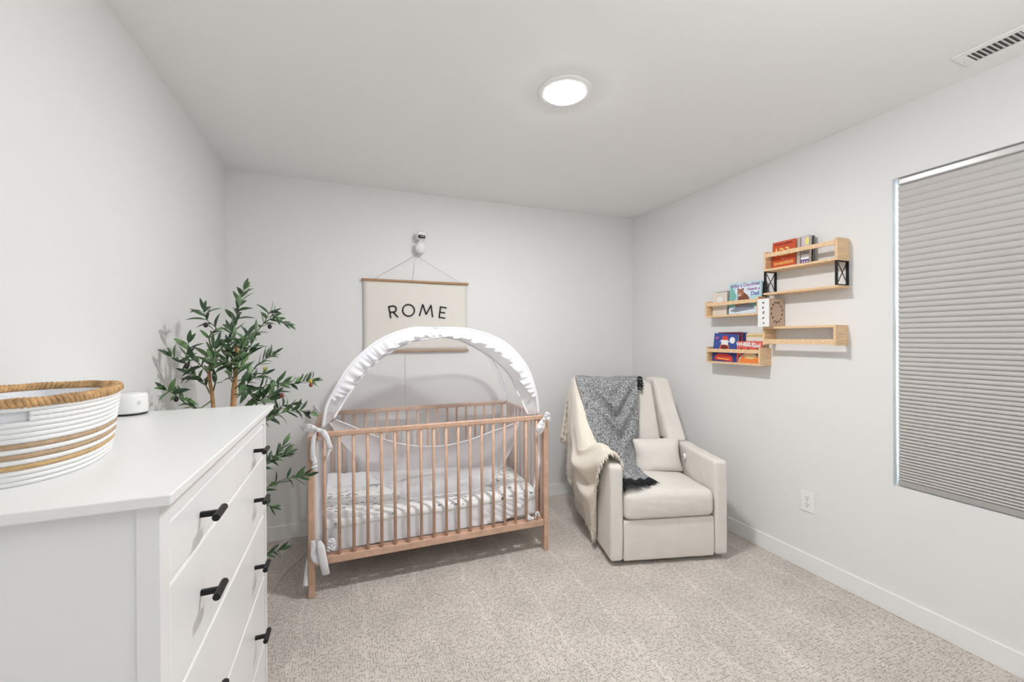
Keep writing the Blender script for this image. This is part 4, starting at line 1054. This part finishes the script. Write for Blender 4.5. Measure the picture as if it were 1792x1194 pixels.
branches = [  # (pixel path, depths)
 ([(414, 605), (408, 575), (416, 548), (421, 525), (427, 506)], (-.65, -.66, -.66, -.66, -.66)),
 ([(372, 615), (366, 590), (378, 575), (362, 560), (356, 543)], (-.68, -.68, -.70, -.72, -.73)),
 ([(413, 625), (428, 600), (445, 585), (462, 565), (473, 545), (480, 552)], (-.65, -.62, -.60, -.58, -.57, -.57)),
 ([(462, 565), (478, 558), (500, 566)], (-.58, -.57, -.56)),
 ([(366, 655), (352, 640), (338, 630), (322, 636), (300, 624)], (-.67, -.70, -.72, -.74, -.75)),
 ([(322, 636), (328, 615), (330, 600)], (-.74, -.76, -.77)),
 ([(372, 700), (348, 715), (325, 706), (305, 690), (288, 682)], (-.66, -.72, -.75, -.78, -.80)),
 ([(368, 690), (358, 672), (345, 662), (332, 655)], (-.66, -.66, -.69, -.71)),
 ([(371, 640), (362, 620), (372, 605), (390, 598)], (-.67, -.62, -.62, -.62)),
 ([(412, 650), (395, 635), (382, 640), (372, 628)], (-.65, -.72, -.74, -.76)),
 ([(412, 650), (425, 640), (436, 618), (440, 600)], (-.65, -.58, -.56, -.55)),
 ([(411, 668), (432, 660), (450, 640), (466, 628), (478, 620)], (-.65, -.60, -.56, -.54, -.53)),
 ([(411, 690), (430, 690), (455, 680), (480, 670), (510, 672), (528, 668), (545, 666)], (-.65, -.60, -.57, -.56, -.57, -.58, -.58)),
 ([(409, 715), (430, 715), (455, 700), (475, 690), (495, 672)], (-.64, -.70, -.72, -.74, -.74)),
 ([(411, 680), (425, 672), (440, 690), (462, 702), (478, 692)], (-.65, -.70, -.74, -.76, -.76)),
 ([(409, 760), (440, 745), (470, 732), (495, 722), (520, 718), (540, 722)], (-.64, -.58, -.56, -.55, -.55, -.55)),
 ([(440, 745), (470, 735), (492, 712), (510, 708)], (-.58, -.54, -.52, -.51)),
 ([(409, 850), (440, 825), (465, 808), (485, 795), (496, 778)], (-.62, -.58, -.57, -.57, -.58)),
 ([(440, 825), (468, 812), (490, 800), (503, 794)], (-.58, -.54, -.53, -.52)),
 ([(409, 890), (440, 870), (470, 852), (500, 838), (520, 836), (538, 832)], (-.62, -.60, -.59, -.585, -.58, -.58)),
 ([(409, 910), (440, 892), (460, 882), (474, 886)], (-.62, -.60, -.59, -.58)),
 ([(409, 1010), (440, 985), (465, 972), (490, 963)], (-.62, -.60, -.59, -.58)),
 ([(411, 675), (400, 655), (396, 622), (400, 600)], (-.65, -.60, -.58, -.58)),
 ([(372, 690), (378, 660), (371, 635), (376, 612)], (-.64, -.69, -.71, -.72)),
 ([(412, 640), (404, 618), (412, 600), (404, 580)], (-.66, -.70, -.71, -.71)),
 ([(412, 655), (424, 632), (422, 606), (434, 585)], (-.66, -.70, -.71, -.71)),
 ([(410, 668), (402, 650), (408, 630), (400, 615)], (-.66, -.70, -.72, -.72)),
 ([(411, 660), (420, 648), (414, 628), (424, 610)], (-.66, -.70, -.72, -.72)),
 ([(409, 700), (420, 690), (440, 665), (462, 655)], (-.64, -.60, -.60, -.60)),
]
def leaf_mesh(ln, wd_, bend, curl, nm):
    vs = []; n_ = 7
    for i in range(n_+1):
        t = i/n_; w_ = wd_*(max(0, sin(pi*min(1, t*.97+.03)))**.8)*(1-.25*t); y = ln*t; z = -bend*t*t*ln
        vs += [(-w_, y, z+curl*w_), (0, y, z), (w_, y, z+curl*w_)]
    fs = []
    for i in range(n_):
        a = i*3; fs += [(a, a+1, a+4, a+3), (a+1, a+2, a+5, a+4)]
    me = bpy.data.meshes.new(nm); me.from_pydata(vs, [], fs); me.materials.append(LEAF)
    me.polygons.foreach_set('use_smooth', [True]*len(me.polygons)); me.update(); return me
LM = [leaf_mesh(1, .165, .25, .4, 'leaf_mesh'), leaf_mesh(1, .13, .05, .5, 'leaf_mesh'), leaf_mesh(1, .19, .45, .3, 'leaf_mesh'), leaf_mesh(1, .15, -.15, .4, 'leaf_mesh')]
leaves = []
def frame(d, n_):
    y = d.normalized(); z = (n_-y*n_.dot(y))
    z = z.normalized() if z.length > 1e-3 else y.orthogonal().normalized()
    x = y.cross(z); return Matrix((x, y, z)).transposed()
for pth, dep in branches:
    P_ = [tp(px, py, Y) for (px, py), Y in zip(pth, dep)]
    n_ = 24; pts = [cr(P_, i/n_) for i in range(n_+1)]
    MB().tube(pts, [lerp(.0032, .0012, i/n_) for i in range(n_+1)], n=5).build('branch', TWIG, tr_, smooth=True)
    Ltot = sum((pts[i+1]-pts[i]).length for i in range(n_)); npair = max(3, int(Ltot/.026)); roll = random.random()*pi
    for k in range(npair):
        t = .16+.84*(k+.5)/npair; p = cr(P_, t); d = (cr(P_, min(1, t+.03))-cr(P_, t-.03)).normalized(); roll += pi/2+random.uniform(-.5, .5)
        a = d.orthogonal().normalized(); b_ = d.cross(a); side = a*cos(roll)+b_*sin(roll)
        for s_ in (1, -1):
            if random.random() < .06: continue
            dd = (d*random.uniform(.5, 1.1)+side*s_*random.uniform(.7, 1.1)+Vector((0, 0, .12))+Vector((random.uniform(-.2, .2), random.uniform(-.2, .2), random.uniform(-.2, .2)))).normalized()
            nrm = (d+Vector((random.uniform(-.5, .5), random.uniform(-.9, .1), .4+random.uniform(-.4, .4)))).normalized()
            leaves.append((p if (p+TB+dd*.08).x > .012 else p, dd if (p+TB+dd*.08).x > .012 else Vector((abs(dd.x), dd.y, dd.z)), nrm, random.uniform(.048, .080)*(1.0 if t < .85 else .85)))
    p = pts[-1]; d = (pts[-1]-pts[-3]).normalized()
    leaves.append((p, d, Vector((.2, -.8, .4)), .055)); leaves.append((p, (d+Vector((.4, .2, .2))).normalized(), Vector((.2, -.8, .4)), .045))
print('LEAVES', len(leaves)); random.shuffle(leaves)
rest = leaves[298:]; leaves = leaves[:298]
for p, dd, nrm, ln in leaves:
    o = bpy.data.objects.new('leaf', random.choice(LM)); COL.objects.link(o); o.parent = tr_
    R_ = frame(dd, nrm).to_4x4(); R_.translation = p; o.matrix_local = R_ @ Matrix.Diagonal((ln, ln, ln, 1))
if rest:
    mb = MB()
    for p, dd, nrm, ln in rest:
        R_ = frame(dd, nrm); me = random.choice(LM)
        mb.add([p+R_ @ (v.co*ln) for v in me.vertices], [tuple(f.vertices) for f in me.polygons])
    tag(mb.build('foliage', LEAF, tr_, smooth=True, recalc=False), kind='stuff')
def olive(px, py, Y, m_, r=.009):
    c0 = tp(px, py, Y); prof_ = [(0, -1.25*r)]+[(r*cos(a), 1.25*r*sin(a)) for a in [radians(q) for q in range(-60, 61, 20)]]+[(0, 1.25*r)]
    MB().lathe(prof_, c0, n=12).build('olive_fruit', m_, tr_, smooth=True)
for px, py, Y, m_ in ((415, 543, -.67, OLIVE), (472, 572, -.60, OLIVE), (326, 641, -.76, OLIVE), (360, 569, -.74, OLIVE), (308, 699, -.79, OLIVE), (422, 600, -.67, OLIVE), (425, 606, -.60, OLIVE), (543, 667, -.59, OLIVEY), (544, 674, -.595, OLIVER), (464, 646, -.58, OLIVEY), (493, 692, -.76, OLIVER), (540, 723, -.56, OLIVE), (378, 625, -.64, OLIVER), (430, 612, -.6, OLIVE)):
    olive(px, py, Y, m_)
